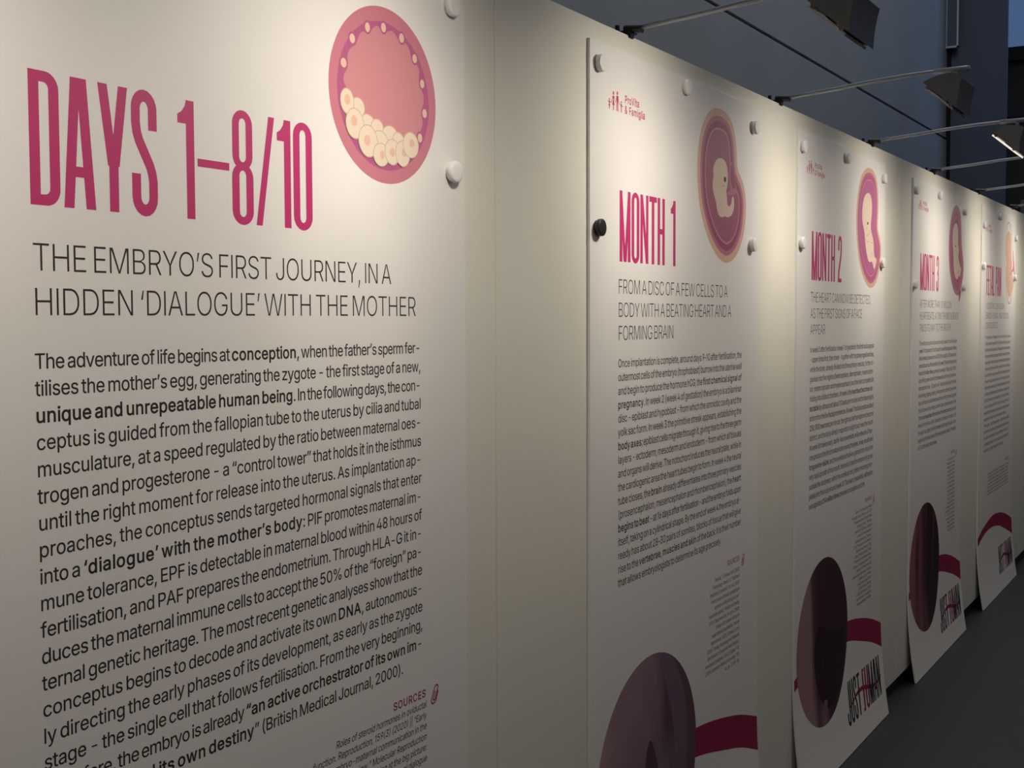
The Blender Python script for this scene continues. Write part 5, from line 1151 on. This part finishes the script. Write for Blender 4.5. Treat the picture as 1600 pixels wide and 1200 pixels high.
for i, lst in SPOTS.items():
    for j, (u, z) in enumerate(lst):
        if i == 1 and j == 3:
            place_magnet(i, u, z, PLACES[j] % HEAD[i], black0, 'black')
        else:
            place_magnet(i, u, z, PLACES[j] % HEAD[i])

# ------------------------------------------------------------------ lamps on curved arms along the wall top
def make_lamp():
    root = bpy.data.objects.new('arm_lamp', None); col.objects.link(root)
    bm = bmesh.new()
    add_box(bm, -.012, .012, WALL_Y - .006, WALL_Y + .052, WALL_TOP + .0003, WALL_TOP + .011, .002)
    add_box(bm, -.010, .010, WALL_Y - .006, WALL_Y - .0005, WALL_TOP - .006, WALL_TOP + .008, .0015)
    add_box(bm, -.014, .014, WALL_Y + .0405, WALL_Y + .052, WALL_TOP - .030, WALL_TOP + .008, .002)
    cl = bm_obj('clamp', bm, M['black'], root)
    bm = bmesh.new(); add_tube(bm, [(.0, WALL_Y - .03, WALL_TOP + .0115), (.0, WALL_Y + .012, WALL_TOP + .016)], .009, 14)
    bm_obj('socket', bm, M['black'], root)
    bm = bmesh.new()
    add_tube(bm, [(.014, WALL_Y + .005, WALL_TOP + .012), (.036, WALL_Y + .005, WALL_TOP + .014)], .006, 12)
    add_tube(bm, [(.0, WALL_Y + .03, WALL_TOP + .009), (.0, WALL_Y + .031, WALL_TOP + .026)], .005, 12)
    bm_obj('thumb_screw', bm, M['black'], cl)
    ctrl = [(WALL_Y - .01, 2.1105), (1.09, 2.1165), (1.02, 2.1215), (.916, 2.1315), (.82, 2.1378), (.74, 2.1402), (.67, 2.1405)]
    bm = bmesh.new(); add_tube(bm, [(0, y, z) for y, z in ctrl], .0058, 12)
    bm_obj('arm', bm, M['arm'], root, True)
    bm = bmesh.new(); add_tube(bm, [(0, .745, 2.1402), (0, .665, 2.1405), (0, .655, 2.1405)], .0078, 14)
    bm_obj('sleeve', bm, M['arm'], root, True)
    # head: curved shade of fan-shaped section, closed by two side plates
    top = [(.758, 2.101), (.742, 2.1085), (.722, 2.1145), (.700, 2.1175), (.680, 2.1160), (.664, 2.1105)]
    out = [(.6585, 2.1045), (.6625, 2.090), (.6660, 2.073), (.6685, 2.056), (.6700, 2.040), (.671, 2.025)]
    prof = top + out
    X0, X1, T = -.078, .092, .003
    v, f = [], []
    cen = np.array((.70, 2.075))
    for y, z in prof:
        d = cen - (y, z); d = d / np.linalg.norm(d) * T
        v += [(X0, y, z), (X1, y, z), (X1, y + d[0], z + d[1]), (X0, y + d[0], z + d[1])]
    for j in range(len(prof) - 1):
        a, b = 4 * j, 4 * j + 4
        for s in range(4):
            f.append((a + s, a + (s + 1) % 4, b + (s + 1) % 4, b + s))
    f += [(0, 1, 2, 3), (len(v) - 4, len(v) - 1, len(v) - 2, len(v) - 3)]
    hd = mesh_obj('head', [(x, y - .69, z) for x, y, z in v], f, M['head'], root, loc=(0, .69, 0))
    for x in (X0, X1 - .0025):
        n = len(prof)
        vv = [(x, y, z) for y, z in prof] + [(x + .0025, y, z) for y, z in prof]
        ff = [tuple(range(n)), tuple(range(2 * n - 1, n - 1, -1))] + [(k, k + n, (k + 1) % n + n, (k + 1) % n) for k in range(n)]
        mesh_obj('side_plate', [(x_, y_ - .69, z_) for x_, y_, z_ in vv], ff, M['head'], hd)
    bm = bmesh.new(); add_tube(bm, [(0, .690, 2.1155), (0, .690, 2.137)], .006, 12)
    bm_obj('neck', bm, M['arm'], root)
    a, b = np.array((.750, 2.0975)), np.array((.676, 2.0330))
    nrm = np.array((.66, -.75)); dq = -nrm * .006
    q = [a + nrm * .0125, b + nrm * .0125]
    dq = -nrm * .005
    vv = []
    for w in (q[0], q[1], q[1] + dq, q[0] + dq):
        vv += [(X0 + .012, w[0], w[1]), (X1 - .012, w[0], w[1])]
    ff = [(0, 1, 3, 2), (2, 3, 5, 4), (4, 5, 7, 6), (6, 7, 1, 0), (0, 2, 4, 6), (1, 7, 5, 3)]
    mesh_obj('light_panel', [(x_, y_ - .69, z_) for x_, y_, z_ in vv], ff, [M['metal_white'], M['led']], hd, mat_idx=[1, 0, 0, 0, 0, 0])
    bm = bmesh.new()
    for t_ in (.12, .88):
        c_ = a * (1 - t_) + b * t_ + nrm * .0035
        add_box(bm, X0 + .002, X1 - .002, c_[0] - .69 - .005, c_[0] - .69 + .005, c_[1] - .005, c_[1] + .005, .001)
    bm_obj('crossbar', bm, M['head'], hd)
    mid = (a + b) / 2 + nrm * .017
    # two spots per head; the lower-aimed one is added to even the falloff
    for nm, watts, cone, aim, dx in (('wash_light', LAMP_POWER * .60, 140, (0, .74, -.67), -.02), ('low_fill', LAMP_POWER * .40, 124, (0, .42, -.91), .035)):
        d = bpy.data.lights.new(nm, 'SPOT')
        d.energy, d.color = watts, LAMP_COLOR
        d.spot_size, d.spot_blend, d.shadow_soft_size = math.radians(cone), 1.0, .03
        lo = bpy.data.objects.new(nm, d); col.objects.link(lo)
        lo.location = (dx, mid[0] - .69, mid[1])
        lo.rotation_euler = Vector(aim).to_track_quat('-Z', 'Y').to_euler()
        lo.parent = hd
    return root
def copy_tree(o, parent=None):
    c = o.copy(); col.objects.link(c)
    if parent: c.parent = parent
    for ch in o.children:
        copy_tree(ch, c)
    return c
LAMPS = [(-2, 'arm lamp above the left side of the DAYS 1–8/10 panel'), (-1, 'arm lamp above the right side of the DAYS 1–8/10 panel'),
         (0, 'arm lamp clamped above the MONTH 1 panel, head cut by the photo edge'),
         (1, 'arm lamp clamped above the gap between MONTH 1 and MONTH 2, head in full view'),
         (2, 'arm lamp above the right side of the MONTH 2 panel, lit strip showing'),
         (3, 'arm lamp clamped above the MONTH 3 panel'), (4, 'arm lamp above the left side of the FETAL PAIN panel'),
         (5, 'arm lamp above the right end of the FETAL PAIN panel'), (6, 'last arm lamp, past the FETAL PAIN panel')]
lamp0 = make_lamp()
for n_, (k, lab) in enumerate(LAMPS):
    o = lamp0 if n_ == 0 else copy_tree(lamp0)
    o.location = (2.405 + .978 * k if k > -2 else .58, 0, 0)
    tag(o, lab, 'lamp', 'arm lamps along the partition')
    if k >= 2:                                    # seen from in front, the lit edge of the strip shows
        for ch in o.children:
            for g in ch.children:
                if g.name.startswith('light_panel'):
                    g.data = g.data.copy()
                    g.data.materials[0] = M['led_edge']
